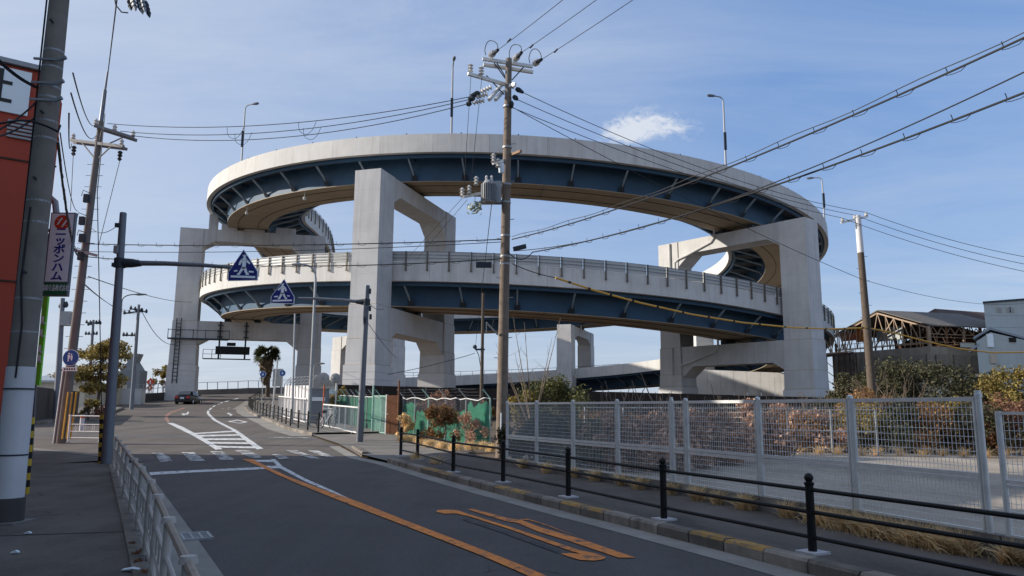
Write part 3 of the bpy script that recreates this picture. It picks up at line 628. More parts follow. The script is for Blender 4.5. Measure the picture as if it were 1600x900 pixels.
rail_fence('pedestrian_guardrail','weathered cream pipe guardrail along the left sidewalk',gpts,.745,M['cream_rail'],M['cream_rail'],mat('rail_top',(.36,.29,.23),.6,var=.25,scale=7,streak=.5,scol=(.2,.12,.07),rnd=.15))
wp=[G(106,691,.06),G(155,692,.06)]
rail_fence('pedestrian_guardrail','short white pipe guardrail panel between leaning pole and striped guy guard',wp,.98,M['white_paint'],M['white_paint'])
# ---- near concrete utility pole
b0=atY(8,822,10.04); ax=(atY(82,100,10.04)-atY(13,770,10.04)).normalized(); b0=Vector((b0.x,b0.y,zg(10)+.0))
t=thing('utility_pole','thick concrete utility pole wrapped in white sheet at the left frame edge','utility pole',b0)
along=lambda z:b0+ax*(z/ax.z)
MB().tube([along(z) for z in (0,4,8,13)],[.172,.15,.122,.095],20).build('shaft',M['pole_concrete'],t)
MB().tube([along(.36),along(2.05)],[.182,.172],20,False).build('wrap_sheet',M['sheet_white'],t)
for z in (.9,1.75): MB().tube([along(z),along(z+.02)],[.186,.186],20).build('wrap_band',M['dark_steel'],t)
MB().tube([along(0),along(.37)],[.205,.198],20).build('base_collar',M['wall_dark'],t)
MB().obox(along(.02),(.26,0,0),(0,.24,0),(0,0,.06)).build('plinth',M['block'],t,smooth=False)
for z in (2.5,2.95,4.0,4.3,5.2,5.45,5.8,5.95,6.25,6.5,7.4): MB().tube([along(z),along(z+.025)],[.1725-.0068*z+.006]*2,16).build('steel_band',M['galv_dull'],t)
for i,z in enumerate((3.3,4.6,5.55,6.9,7.6)): 
    c=along(z); MB().cyl(c,c+Vector((.04,-.2,0)),.014,.014,6).ball(c+Vector((.04,-.2,0)),.024,6).build('step_bolt',M['dark_steel'],t)
for z in (6.35,6.0,5.75):
    c=along(z); MB().bar(c+Vector((-.18,-.14,0)),c+Vector((.2,-.14,-.02)),.028).cyl(c+Vector((.17,-.14,-.02)),c+Vector((.27,-.14,.02)),.03,.03,6).build('bracket',M['galv_dull'],t)
MB().tube([along(z)+Vector((-.14,-.06,0)) for z in (2.2,4,5,6,8)],.012,6).build('earth_wire',M['wire'],t)
MB().tube([along(1.9)+Vector((.05,-.175,0)),along(2.6)+Vector((.06,-.17,0)),along(3.2)+Vector((-.02,-.165,0)),along(4.2)+Vector((0,-.16,0))],.012,6).build('conduit_wire',M['wire'],t)
def striped_guard(px0,py0,px1,py1,Y,r,label):
    p=Vector(atY(px0,py0,Y)); q=atY(px1,py1,Y); t=thing('guy_guard',label,'guy guard',p); n=11
    for i in range(n): MB().cyl(p.lerp(q,i/n),p.lerp(q,(i+1)/n),r,r,10).build('stripe_band',M['yellow'] if i%2==0 else M['black_paint'],t)
    return p,q
p,q=striped_guard(41,772,50,652,10.6,.036,'yellow and black striped guy guard beside the near concrete pole')
p2,q2=striped_guard(156,728,159,648,19.3,.05,'yellow and black striped guy guard beside the grey sign pole')
# ---- red building, aligned with the road, and its neighbour beside the camera
rd=Vector((-.60,.80,0)); nr=Vector((-.80,-.60,0)); A=Vector((-10.75,17,zg(17)))
t=thing('red_building','red metal-clad building with white lettered board behind the near pole','building',A)
zt_=atY(47,122,17).z; zc=atY(57,162,17).z; g=A.z-.3
MB().prism([Vector((A.x,A.y,0))+nr*k+Vector((0,0,z)) for k,z in ((0,g),(0,zc),(.25,zt_),(14,zt_),(14,g))],rd*8.2).build('wall',M['red_wall'],t,smooth=False)
MB().prism([Vector((A.x,A.y,0))+nr*k-rd*.12+Vector((0,0,z)) for k,z in ((.17,zt_+.02),(.17,zt_+.13),(14.1,zt_+.13),(14.1,zt_+.02))],rd*8.4).build('roof_edge',M['galv_dull'],t,smooth=False)
f=Vector((A.x,A.y,0))-rd*.0; fr=-rd
bl=atY(40,190,16.9); bh=atY(40,124,16.9).z; k0=(Vector((bl.x,bl.y,0))-Vector((A.x,A.y,0))).dot(nr); bz=bl.z
MB().prism([f+nr*k+fr*.06+Vector((0,0,z)) for k,z in ((k0,bz),(k0,bh),(k0+3.2,bh),(k0+3.2,bz))],fr*-.055).build('name_board',M['board_white'],t,smooth=False)
rotw=Matrix.Rotation(math.atan2(-nr.y,-nr.x),4,'Z')@Matrix.Rotation(math.pi/2,4,'X')
lc=f+nr*(k0+.74)+fr*.065+Vector((0,0,(bz+bh)/2)); text('lettering','社',.86,M['ink_black'],t,lc,.004,.012,rot=rotw)
for i in range(5): MB().obox(f+nr*.62+fr*.03+Vector((0,0,bz-.18-.09*i)),nr*.4,fr*.03,(0,0,.025)).build('vent_slat',M['galv_dull'],t,smooth=False)
for z in (zt_-2.2,zt_-5.0): MB().obox(f+nr*7+fr*.012+Vector((0,0,z)),nr*7.02,fr*.012,(0,0,.02)).build('panel_seam',M['rust_dark'],t,smooth=False)
c=atY(86,340,19.3); c.z=0
MB().tube([c+Vector((-.45,0,g)),c+Vector((-.1,0,5.7)),c+Vector((.05,0,6.5)),c+Vector((-.1,.1,6.95)),c+Vector((-.7,.3,7.4))],.085,8).build('downpipe',M['galv_dull'],t)
rd=Vector((-.48,.877,0)); nr=Vector((-.877,-.48,0)); A2=Vector((-10.9,12.2,zg(12)-.2)); t=thing('roadside_building','plain grey roadside building left of the sidewalk, outside the picture','building',A2)
MB().prism([A2,A2+nr*10,A2+nr*10-rd*34,A2-rd*34],(0,0,10.6)).build('wall',M['wall_grey'],t,smooth=False)
MB().prism([Vector((0,0,10.62))+v for v in (A2-nr*.15+rd*.15,A2+nr*10.1+rd*.15,A2+nr*10.1-rd*34.2,A2-nr*.15-rd*34.2)],(0,0,.22)).build('roof_edge',M['galv_dull'],t,smooth=False)
for i in range(6):
    for z in (1.6,5.4): MB().obox(A2-rd*(3+5.2*i)-nr*.02+Vector((0,0,z+.9)),rd*1.0,nr*.04,(0,0,.8)).build('window',M['glass_pane'],t,smooth=False)
# ---- projecting shop sign
Ys=18.5; x0,x1=atY(76,398,Ys).x,atY(112,398,Ys).x; ztop=atY(100,334,Ys).z; zb=atY(85,462,Ys).z; xc=(x0+x1)/2; w=(x1-x0); H=ztop-zb
t=thing('shop_sign','tall white projecting sign with blue lettering, red disc and green foot','sign',(xc,Ys,zb))
MB().obox((xc,Ys,zb+H/2),(w/2+.02,0,0),(0,.05,0),(0,0,H/2+.02)).build('frame',M['steel_pole'],t,smooth=False)
MB().obox((xc,Ys-.053,zb+H*.58),(w/2-.01,0,0),(0,.004,0),(0,0,H*.42-.01)).build('white_face',M['board_white'],t,smooth=False)
MB().obox((xc,Ys-.053,zb+H*.08),(w/2-.01,0,0),(0,.004,0),(0,0,H*.075)).build('green_face',M['board_green'],t,smooth=False)
MB().lathe((xc,Ys-.057,zb+H*.885),[(w*.33,0),(w*.33,.004)],28,(0,-1,0)).build('red_disc',M['logo_red'],t)
b=MB(); zc_=zb+H*.885
for dx,dz in ((-.06,.03),(.06,-.03)):
    b.prism([(xc+dx+k*.1*w/.7,Ys-.0625,zc_+dz+z) for k,z in ((-.9,-.09),(-.35,-.09),(.9,.09),(.35,.09))],(0,-.003,0))
b.bar((xc-.13,Ys-.0665,zc_+.07),(xc+.02,Ys-.0665,zc_+.07),.03,.004); b.bar((xc+.0,Ys-.0665,zc_-.08),(xc+.14,Ys-.0665,zc_-.08),.03,.004); b.build('disc_mark',M['board_white'],t,smooth=False)
for i,ch in enumerate('ニッポンハム'): text('lettering',ch,.25,M['ink_blue'],t,(xc,Ys-.058,zb+H*(.765-.108*i)),.003,.008,sx=1.2)
text('lettering','協和食品株式会社',.085,M['board_white'],t,(xc,Ys-.058,zb+H*.085),.002,.001,sy=2.0)
for z in (zb+H*.25,zb+H*.8): MB().bar((x0-.02,Ys+.02,z),(x0-.9,Ys+.5,z),.06).build('bracket',M['steel_pole'],t,smooth=False)
# ---- lime vertical banner beyond it
Yb=20.6; p=atY(58,600,Yb); q=atY(74,462,Yb)
t=thing('banner_sign','narrow lime green vertical banner sign behind the concrete pole','sign',(p.x,Yb,zg(Yb)))
MB().prism([atY(x,y,Yb) for x,y in ((54,602),(61,602),(75,462),(67,462))],(0,.08,0)).build('panel',M['lime'],t,smooth=False)
b=MB()
for x,y in ((66,500),(64,520),(62,545),(61,560)): v=atY(x,y,Yb-.01); b.obox(v,(.035,0,0),(0,.004,0),(0,0,.1)).obox(v+Vector((.05,0,-.09)),(.05,0,0),(0,.004,0),(0,0,.02))
b.build('print',M['board_white'],t,smooth=False); MB().cyl(atY(56,602,Yb+.1),Vector((atY(54,640,Yb).x,Yb+.1,zg(Yb))),.03,.03,6).build('post',M['steel_pole'],t)
# ---- leaning utility pole with double crossarms
def pole_line(bx,by,tx,ty,Y):
    p=atY(bx,by,Y); q=atY(tx,ty,Y); p.z=min(p.z,zg(Y)); return p,q
Y2=28.3; p,q=pole_line(95,694,158,190,Y2)
L2=thing('utility_pole','leaning concrete utility pole with two crossarms beside the small white guardrail','utility pole',p)
at2=lambda z:p+(q-p)*((z-p.z)/(q.z-p.z))
MB().tube([p,at2(5),q],[.19,.155,.11],14).build('shaft',M['pole_grey'],L2)
MB().tube([q,at2(q.z+1.3),at2(q.z+1.35),at2(q.z+2.1)],[.085,.07,.04,.025],10).build('pole_top',M['steel_pole'],L2)
MB().tube([p+Vector((-.2,-.1,0)),at2(3)+Vector((-.18,-.1,0))],.05,8).build('conduit',M['galv_dull'],L2)
for s in (-.1,.05,.2): MB().cyl(p+Vector((s+.25,-.2,.2)),p+Vector((s+.3,-.2,1.9)),.03,.03,6).build('guard_strip',M['cable_yellow'],L2)
for (xa,ya,xb,yb,dy) in ((147,196,210,216,-.1),(111,219,193,229,.25)):
    a_,c_=atY(xa,ya,Y2+dy*4),atY(xb,yb,Y2-dy*4)
    MB().bar(a_,c_,.09,.11).bar(a_+Vector((0,.22,-.02)),c_+Vector((0,.22,-.02)),.09,.11).build('crossarm',M['arm_grey'],L2,smooth=False)
    for k in (.04,.5,.96): v=a_.lerp(c_,k); MB().lathe(v,[(.05,.05),(.09,.1),(.05,.16),(.09,.2),(.05,.27),(.03,.3)],8).build('insulator',M['insulator'],L2)
    m=a_.lerp(c_,.5); MB().bar(a_.lerp(c_,.2),at2(m.z-.7),.04).bar(a_.lerp(c_,.8),at2(m.z-.7),.04).build('brace',M['arm_grey'],L2,smooth=False)
for px,py in ((116,228),(188,236)): v=atY(px,py,Y2-.2); MB().lathe(v,[(.05,0),(.1,-.06),(.05,-.12),(.1,-.18),(.04,-.26),(.09,-.32),(.03,-.4)],8).build('insulator',M['dark_steel'],L2)
for z in np.arange(2.4,q.z-1.5,.45): c=at2(z); MB().cyl(c+Vector((-.33,0,0)),c+Vector((.33,0,0)),.012,.012,5).build('step_bolt',M['galv_dull'],L2)
for px,py in ((135,310),(128,372),(126,400),(128,345)): v=atY(px,py,Y2-.25); MB().obox(v,(.09,0,0),(0,.07,0),(0,0,.16)).tube([v+Vector((-.2,0,.1)),v+Vector((-.1,-.1,.3)),v+Vector((.15,0,.2))],.015,5).build('cable_clamp',M['dark_steel'],L2,smooth=False)
MB().obox(at2(atY(126,396,Y2).z)+Vector((.1,-.2,0)),(.5,0,-.12),(0,.03,0),(.01,0,.05)).build('arm',M['galv_dull'],L2,smooth=False)
# round path sign strapped to it
c=atY(111,559,Y2-.35); t=thing('path_sign','round blue footpath sign with white plate on the leaning pole','sign',c)
MB().lathe(c,[(.30,0),(.30,.02)],28,(0,-1,0)).build('rim',M['board_white'],t); MB().lathe(c+Vector((0,-.021,0)),[(.285,0),(.285,.005)],28,(0,-1,0)).build('disc',M['round_blue'],t)
b=MB(); k=c+Vector((0,-.03,0)); b.lathe(k+Vector((-.07,0,.15)),[(.035,0),(.035,.003)],10,(0,-1,0)).lathe(k+Vector((.02,0,.13)),[(.028,0),(.028,.003)],10,(0,-1,0))
b.prism([k+Vector(v) for v in ((-.12,0,.1),(-.03,0,.1),(-.02,0,-.02),(-.05,0,-.02),(-.06,0,-.14),(-.1,0,-.14),(-.1,0,-.02))],(0,-.003,0)).prism([k+Vector(v) for v in ((0,0,.09),(.06,0,.09),(.08,0,0),(.06,0,-.1),(.02,0,-.1),(.0,0,0))],(0,-.003,0))
b.bar(k+Vector((.02,0,-.17)),k+Vector((.2,0,-.17)),.02,.003); b.build('pictogram',M['board_white'],t,smooth=False)
MB().obox(c+Vector((0,-.01,-.42)),(.27,0,0),(0,.01,0),(0,0,.07)).build('plate',M['board_white'],t,smooth=False)
b=MB(); [b.obox(c+Vector((-.18+.09*i,-.022,-.42)),(.028,0,0),(0,.002,0),(0,0,.035)) for i in range(5)]; b.build('plate_print',M['ink_black'],t,smooth=False)
# ---- crossing signs on cantilever arms
def z6(x,y,mir): return ((-1 if mir else 1)*(x-247)/280,(405-y)/300)
def crossing_sign(label,bx,by,tx,ty,Y,armpx,signpx,w,mir,r0,r1,roll=0):
    p,q=pole_line(bx,by,tx,ty,Y); t=thing('crossing_sign',label,'sign',p)
    MB().tube([p,q],[r0,r1],14).build('pole',M['steel_pole'],t); MB().lathe(q,[(r1,0),(r1*.9,.03),(.01,.04)],14).build('pole_cap',M['steel_pole'],t)
    a0,a1=atY(*armpx[0],Y),atY(*armpx[1],Y); dx=(a1-a0); MB().tube([a0,a0.lerp(a1,.35)+Vector((0,0,.03)),a0.lerp(a1,.7)+Vector((0,0,.03)),a1],[.075,.065,.055,.05],10).build('arm',M['steel_pole'],t)
    d=dx.normalized(); pz=p+(q-p)*((a0.z-p.z)/(q.z-p.z)); MB().tube([pz,pz+(a0-pz)*.5,a0+d*.05,a0+d*.3],[.12,.13,.12,.075],10).build('arm_bracket',M['dark_steel'],t)
    MB().tube([pz-Vector((0,0,.12)),pz+Vector((0,0,.12))],[r0*1.08]*2,14).build('clamp',M['dark_steel'],t)
    c=atY(*signpx,Y-.12); rot=Matrix.Rotation(roll,3,'Y')
    def pl(pts,y,th,sc=1,cz=.5): return [c+rot@Vector((x*w*sc,y,((z-cz)*sc+cz-.5)*w*1.07)) for x,z in pts]
    pent=[(-.5,.28),(-.5,.0),(.5,.0),(.5,.28),(0,1)]
    MB().prism(pl(pent,0,0,1,.42),(0,.03,0)).build('backing',M['board_white'],t,smooth=False); MB().prism(pl(pent,-.006,0,.95,.42),(0,.005,0)).build('face',M['sign_blue'],t,smooth=False)
    fig=[[(232,197),(250,184),(270,184),(282,200),(274,235),(272,290),(236,290),(238,240)],[(234,194),(244,206),(224,250),(214,257),(204,253),(208,232),(222,205)],[(276,196),(286,206),(314,236),(310,249),(300,246),(270,224)],
         [(236,272),(264,282),(232,325),(217,352),(190,346),(196,335),(207,330)],[(246,282),(274,274),(290,326),(306,342),(302,352),(278,352),(270,335)],[(165,305),(197,302),(193,317),(162,318)],[(303,312),(350,318),(348,332),(302,328)],[(135,352),(366,364),(364,385),(133,372)],[(240,158),(278,158),(280,164),(238,165)]]
    b=MB()
    for f in fig:
        g_=[z6(x,y,mir) for x,y in f]; g_=g_[::-1] if mir else g_; b.prism(pl(g_,-.0105,0,1,.5),(0,.004,0))
    b.lathe(c+rot@Vector((z6(259,170,mir)[0]*w,-.0065,(z6(259,170,mir)[1]-.5)*w*1.07)),[(.053*w,0),(.053*w,.004)],14,(0,-1,0)); b.build('pictogram',M['board_white'],t,smooth=False)
    return t,p,q
sg,sp,sq=crossing_sign('nearer blue crossing sign on the long arm of the grey left pole',166,728,192.5,334,19.2,((203,411),(362,418)),(380,414),.77,False,.135,.085,-.03)
for px,py in ((184,352),(182,390),(179,414)): v=atY(px,py,19.1); MB().obox(v,(.05,0,0),(0,.06,0),(0,0,.1 if py==390 else .05)).build('junction_box',M['galv_dull'] if py==390 else M['dark_steel'],sg,smooth=False)
s2,_,_=crossing_sign('smaller blue crossing sign on the arm of the dark pole by the green gate',561.5,690,574,447,29.6,((568,472),(466,466)),(442.5,455),.93,True,.135,.10,.02)
for px,py in ((578,455),(578,482),(579,495),(570,500)): v=atY(px,py,29.4); MB().obox(v,(.04,0,0),(0,.06,0),(0,0,.1)).build('junction_box',M['dark_steel'],s2,smooth=False)
MB().tube([_ + Vector((0,0,0)) for _ in (G(561.5,690),G(561.5,690)+Vector((0.02,0,1.2)))],[.15,.148],14).build('base_sleeve',M['wall_dark'],s2)
# ================================================================ RIGHT ROADSIDE
up=Vector((0,0,1))
def black_fence(label,pts,H,plates=True):
    t=thing('road_fence',label,'fence',pts[0])
    for p in pts:
        MB().cyl(p,p+up*(H-.06),.044,.042,12).build('post',M['black_paint'],t)
        MB().lathe(p+up*(H-.07),[(.044,0),(.05,.01),(.05,.03),(.03,.04),(.045,.065),(.047,.085),(.03,.115),(.005,.125)],12).build('ball_cap',M['black_paint'],t)
        if plates: MB().box(p+up*.008,(.24,.24,.03),.5).build('foot_plate',M['sheet_white'],t,smooth=False)
    for p,q in zip(pts,pts[1:]):
        for z in (.17,.44,.68): MB().cyl(p+up*H*z/.80,q+up*H*z/.80,.021,.021,8).build('rail',M['black_paint'],t)
    return t
bp=[G(x,y,.135) for x,y in ((626,712),(652,718.5),(708,738),(786,754),(888,777),(1037.5,812.5),(1270,864.5))]
d=(bp[-1]-bp[-2]); bp+= [bp[-1]+d*1.0,bp[-1]+d*2.0,bp[-1]+d*3.1]
for v in bp: v.z=zg(v.y)+.135
black_fence('near black post-and-rail fence along the right sidewalk with ball caps',bp,.74)
fp=[]; L=plen(KFAR); KR=offset(KFAR[::-1],.35)
for s in np.arange(.3,plen(KR)-1,2.35):
    v,_t=polyline_at(KR,s); fp.append(Vector((v.x,v.y,zg(v.y)+.14)))
black_fence('far black post-and-rail fence curving with the distant kerb',fp,.86,False)
# ---- silver mesh fence on a low block wall
t=thing('mesh_fence','silver welded-mesh fence of tall panels on a low block wall, right','fence',(FEN[0][0],FEN[0][1],.3))
def fen_at_px(px):
    best=None
    for a,b in zip(FEN,FEN[1:]):
        for i in range(200):
            v=Vector((*a,0)).lerp(Vector((*b,0)),i/200); e=abs(px_of(Vector((v.x,v.y,1)))-px)
            if best is None or e<best[0]: best=(e,v)
    return best[1]
def mesh_panel(a,b,z0,z1,vs,hs,r,parent):
    d=(b-a); L=d.length; d=d/L; m=MB(); n=Vector((-d.y,d.x,0))
    k=int(L/vs)
    for i in range(1,k):
        p=a+d*(L*i/k); m.add([p+n*r+up*z0-d*r,p+n*r+up*z0+d*r,p-n*r+up*z0,p+n*r+up*z1-d*r,p+n*r+up*z1+d*r,p-n*r+up*z1],[(0,1,4,3),(1,2,5,4),(2,0,3,5)])
    j=int((z1-z0)/hs)
    for i in range(1,j):
        z=z0+(z1-z0)*i/j; p=a+up*z-n*r*2; q=b+up*z-n*r*2; m.add([p+up*r,p-up*r,p-n*r*1.6,q+up*r,q-up*r,q-n*r*1.6],[(0,1,4,3),(1,2,5,4),(2,0,3,5)])
    m.build('wire_mesh',M['galv'],parent,smooth=False)
posts=[fen_at_px(x) for x in (794,840,897,967,1052,1075,1189,1336,1542)]
ztop=1.765; zm=[.965]*9
for i,v in enumerate(posts):
    g=zg(v.y)+.14; r=.03
    MB().cyl(v+up*(g-.1),v+up*(ztop+.03+(.04 if i in(4,8) else 0)),r,r,10).lathe(v+up*ztop,[(r+.008,0),(r+.008,.035),(.01,.05)],10).build('post',M['galv'],t)
    if i+1<len(posts):
        w=posts[i+1]; zb=.42
        dd=(w-v).normalized(); v2,w2=v+dd*.055,w-dd*.055
        za,zc=zm[i],zm[i+1]
        for z0,z1 in ((ztop-.02,ztop-.02),(za,zc),(za-.055,zc-.055),(zb-.02,zb-.02)): MB().bar(v2+up*z0,w2+up*z1,.036,.046).build('rail',M['galv'],t,smooth=False)
        for s,e in ((v2,1),(w2,-1)): MB().bar(s+up*zb,s+up*ztop,.03).build('stile',M['galv'],t,smooth=False)
        m_=(za+zc)/2
        mesh_panel(v2,w2,m_+.01,ztop-.03,.05,.075,.0027,t); mesh_panel(v2,w2,zb,m_-.06,.05,.075,.0027,t)
# lower continuation at the right frame edge
t2=thing('mesh_fence','lower silver mesh fence panel continuing past the right frame edge','fence',(posts[-1].x,posts[-1].y,.3))
pl=[posts[-1]+Vector((.07,-.19,0))]; dd=(Vector((*FEN[6],0))-Vector((*FEN[5],0))).normalized()
for k in range(1,5): pl.append(pl[0]+dd*2.0*k)
for i,v in enumerate(pl):
    MB().cyl(v+up*.1,v+up*1.62,.03,.03,10).build('post',M['galv'],t2)
    if i:
        a_,c_=pl[i-1],v
        for z in (1.60,.93,.88,.40): MB().bar(a_+up*z,c_+up*z,.03).build('rail',M['galv'],t2,smooth=False)
        mesh_panel(a_,c_,.94,1.59,.05,.075,.0027,t2); mesh_panel(a_,c_,.41,.87,.05,.075,.0027,t2)
wall=thing('block_wall','low concrete block wall under the silver mesh fence','wall',(FEN[0][0],FEN[0][1],.2))
pts=FEN[:7]; L=plen(pts); s=.2
bm_=MB().obox((0,0,0),(.192,0,0),(0,.06,0),(0,0,.13)).mesh('block'); bm_.materials.append(M['block'])
while s<L:
    v,tg=polyline_at(pts,s); nrm=Vector((-tg.y,tg.x,0))
    link('block',bm_,wall,Vector((v.x,v.y,0.27))-wall.location+nrm*random.uniform(-.008,.008),math.atan2(tg.y,tg.x)+random.uniform(-.01,.01)); s+=.4
# ---- chain-link back fence beyond the lot
t=thing('back_fence','low galvanised back fence in front of the dry bushes','fence',(4,24.6,.2)); a_,c_=Vector((2.4,24.8,zg(25)+.15)),Vector((10.8,22.6,zg(23)+.15))
for i in range(8):
    v=a_.lerp(c_,i/7); MB().cyl(v,v+up*1.35,.024,.024,8).build('post',M['galv_dull'],t)
for z in (1.33,.7): MB().cyl(a_+up*z,c_+up*z,.018,.018,6).build('rail',M['galv_dull'],t)
# ---- dark hoarding below the piers
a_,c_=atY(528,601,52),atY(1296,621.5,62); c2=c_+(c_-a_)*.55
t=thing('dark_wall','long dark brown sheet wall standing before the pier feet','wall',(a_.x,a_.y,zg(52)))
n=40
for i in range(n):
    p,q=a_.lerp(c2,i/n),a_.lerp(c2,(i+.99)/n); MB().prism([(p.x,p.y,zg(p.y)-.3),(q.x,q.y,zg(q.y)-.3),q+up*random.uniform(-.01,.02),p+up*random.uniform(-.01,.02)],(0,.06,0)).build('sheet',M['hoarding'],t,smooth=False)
# ---- green netted chain-link fence with gate
GF=[(-11.4,49.5),(-8.6,42.5),(-6.75,38.0),(-6.3,36.9)]; GF2=[(-5.0,35.2),(-3.6,32.2),(-2.2,29.6),(-.75,27.3)]
def net_fence(label,pts,H,net,sag=0):
    t=thing('net_fence',label,'fence',(*pts[0],zg(pts[0][1]))); L=plen(pts); n=max(3,int(L/1.55)); V_=[]
    for i in range(n+1):
        v,tg=polyline_at(pts,L*i/n-1e-6 if i else 0); v.z=zg(v.y)+.05; V_.append(v)
    for i,v in enumerate(V_):
        h=H*random.uniform(.97,1.03); ar=Vector((-.30,-.12,.36))
        MB().tube([v,v+up*h,v+up*h+ar*.9],[.027,.027,.022],8).build('post',M['mint'] if i%3==2 else M['galv_dull'],t)
    for i,(v,w) in enumerate(zip(V_,V_[1:])):
        k=[random.uniform(-.1,.03)*sag for _ in range(5)]
        MB().tube([v.lerp(w,j/4)+up*(H-.02+(k[j] if 0<j<4 else 0)) for j in range(5)],.02,6).build('rail',M['white_paint'],t)
        for z in (.12,.24,.35): MB().tube([v.lerp(w,j/4)+up*(H+z)+Vector((-.28*z/.36,-.1*z/.36,-.03*(j in(1,2,3)))) for j in range(5)],.006,4).build('barbed_wire',M['dark_steel'],t)
        # chain link
        d=w-v; LL=d.length; d/=LL; m=MB(); st=.11
        for x in np.arange(-H,LL,st):
            for s in (1,-1):
                x0,x1=x,x+H
                q0,q1=max(x0,0),min(x1,LL)
                if q1<=q0: continue
                f=lambda xx:(xx-x0) if s>0 else H-(xx-x0)
                m.tube([v+d*q0+up*(f(q0)),v+d*q1+up*(f(q1))],.0028,3,False)
        m.build('chain_link',M['galv_dull'],t)
        if net[i%len(net)]>0:
            hh=net[i%len(net)]; m=MB(); nn,mmn=10,8; nv=Vector((-d.y,d.x,0)); vs=[]
            for a in range(nn+1):
                for b in range(mmn+1):
                    tp=H*hh*(1-.10*sag*abs(math.sin(a*1.1+i)))*(1-.12*sag*random.random()); z=.04+tp*b/mmn; vs.append(v+d*LL*a/nn+up*z+nv*(.03+.035*sag*math.sin(a*1.3+b*.9+i*2)+.012*math.sin(a*3.1+b)))
            m.add(vs,[(a*(mmn+1)+b,(a+1)*(mmn+1)+b,(a+1)*(mmn+1)+b+1,a*(mmn+1)+b+1) for a in range(nn) for b in range(mmn)]); m.build('green_net',M['net_green'],t)
    return t
net_fence('green netted wire fence left of the mint gate, taut net',GF,1.72,[.95,.95,.98,.95],.2)
net_fence('sagging green netted wire fence between rusty gate leaf and wooden pole',GF2,1.72,[.93,.7,.8,.75,.95,.92],1)
p0,p1=G(581,677,.03),G(621,681,.03); dg=(p1-p0)
t=thing('gate','mint framed mesh gate with a rusty sheet leaf','gate',p0)
for k,h,m_ in ((0,2.3,'mint'),(1,2.5,'rusty'),(.55,1.85,'white_paint')): MB().cyl(p0+dg*k,p0+dg*k+up*h,.045,.045,8).build('post',M[m_],t)
a_,c_=p0+dg*.05,p0+dg*.52; b=MB()
for z in (.08,1.78): b.bar(a_+up*z,c_+up*z,.05)
for v in (a_,c_): b.bar(v+up*.08,v+up*1.78,.05)
b.build('leaf_frame',M['mint'],t,smooth=False)
m=MB(); 
for i in range(40): z=.1+1.66*i/40; m.bar(a_+up*z,c_+up*z,.012)
for i in range(16): v=a_.lerp(c_,i/15); m.bar(v+up*.1,v+up*1.75,.012)
m.build('leaf_mesh',M['mint'],t,smooth=False)
m=MB(); nrm=Vector((-dg.y,dg.x,0)).normalized(); vs=[]; a_,c_=p0+dg*.57,p0+dg*.97
for i in range(23): v=a_.lerp(c_,i/22)+nrm*.018*(1 if i%2 else -1); vs+=[v+up*.06,v+up*1.82]
m.add(vs,[(2*i,2*i+2,2*i+3,2*i+1) for i in range(22)]).build('rusty_leaf',M['rusty'],t,smooth=False)
MB().bar(p0+dg*.5+up*.95,p0+dg*.62+up*.95,.03).build('latch',M['galv_dull'],t,smooth=False)
# ---- white tubular guard fences behind the far sidewalk
def guard(label,pa,pb,H,n,group='white tubular guard fences'):
    t=thing('tubular_fence',label,'fence',pa); 
    for z in (.1,H): MB().bar(pa+up*z,pb+up*z,.06).build('rail',M['white_paint'],t,smooth=False)
    for i in range(n+1): v=pa.lerp(pb,i/n); MB().bar(v+up*.0,v+up*H,.05).build('upright',M['white_paint'],t,smooth=False)
    m=MB()
    for i in range(n*7): v=pa.lerp(pb,i/(n*7)); m.bar(v+up*.1,v+up*H,.012)
    m.build('thin_bars',M['white_paint'],t,smooth=False)
guard('white tubular fence by the green net, right of the bicycle',G(504,667,.08),G(560,680,.08),1.22,6)
guard('white tubular fence before the white sheets, left of the grey hut',G(434,650,.1),G(477,662,.1),1.45,9)
# ---- white sheeted fence with barbed arms
pa,pb=atY(443,641,56),atY(481,655,46); t=thing('sheet_fence','white sheet hoarding with leaning barbed wire arms behind tubular fence','fence',(pa.x,pa.y,zg(56)))
for i in range(6): p,q=pa.lerp(pb,i/6),pa.lerp(pb,(i+.97)/6); MB().prism([(p.x,p.y,zg(p.y)),(q.x,q.y,zg(q.y)),(q.x,q.y,zg(q.y)+2.35),(p.x,p.y,zg(p.y)+2.35)],(.02,.05,0)).build('sheet',M['sheet_white'],t,smooth=False)
for i in range(9):
    p=pa.lerp(pb,i/8); p=Vector((p.x,p.y-.08,zg(p.y))); MB().tube([p,p+up*2.45,p+up*2.95+Vector((.5,-.15,0))],.03,6).build('arm_post',M['galv_dull'],t)
for k in (.1,.5,.95): MB().tube([Vector((p.x,p.y-.08,zg(p.y)+2.45+.5*k))+Vector((.5*k,-.15*k,0)) for p in (pa.lerp(pb,i/8) for i in range(9))],.008,4).build('barbed_wire',M['galv_dull'],t)
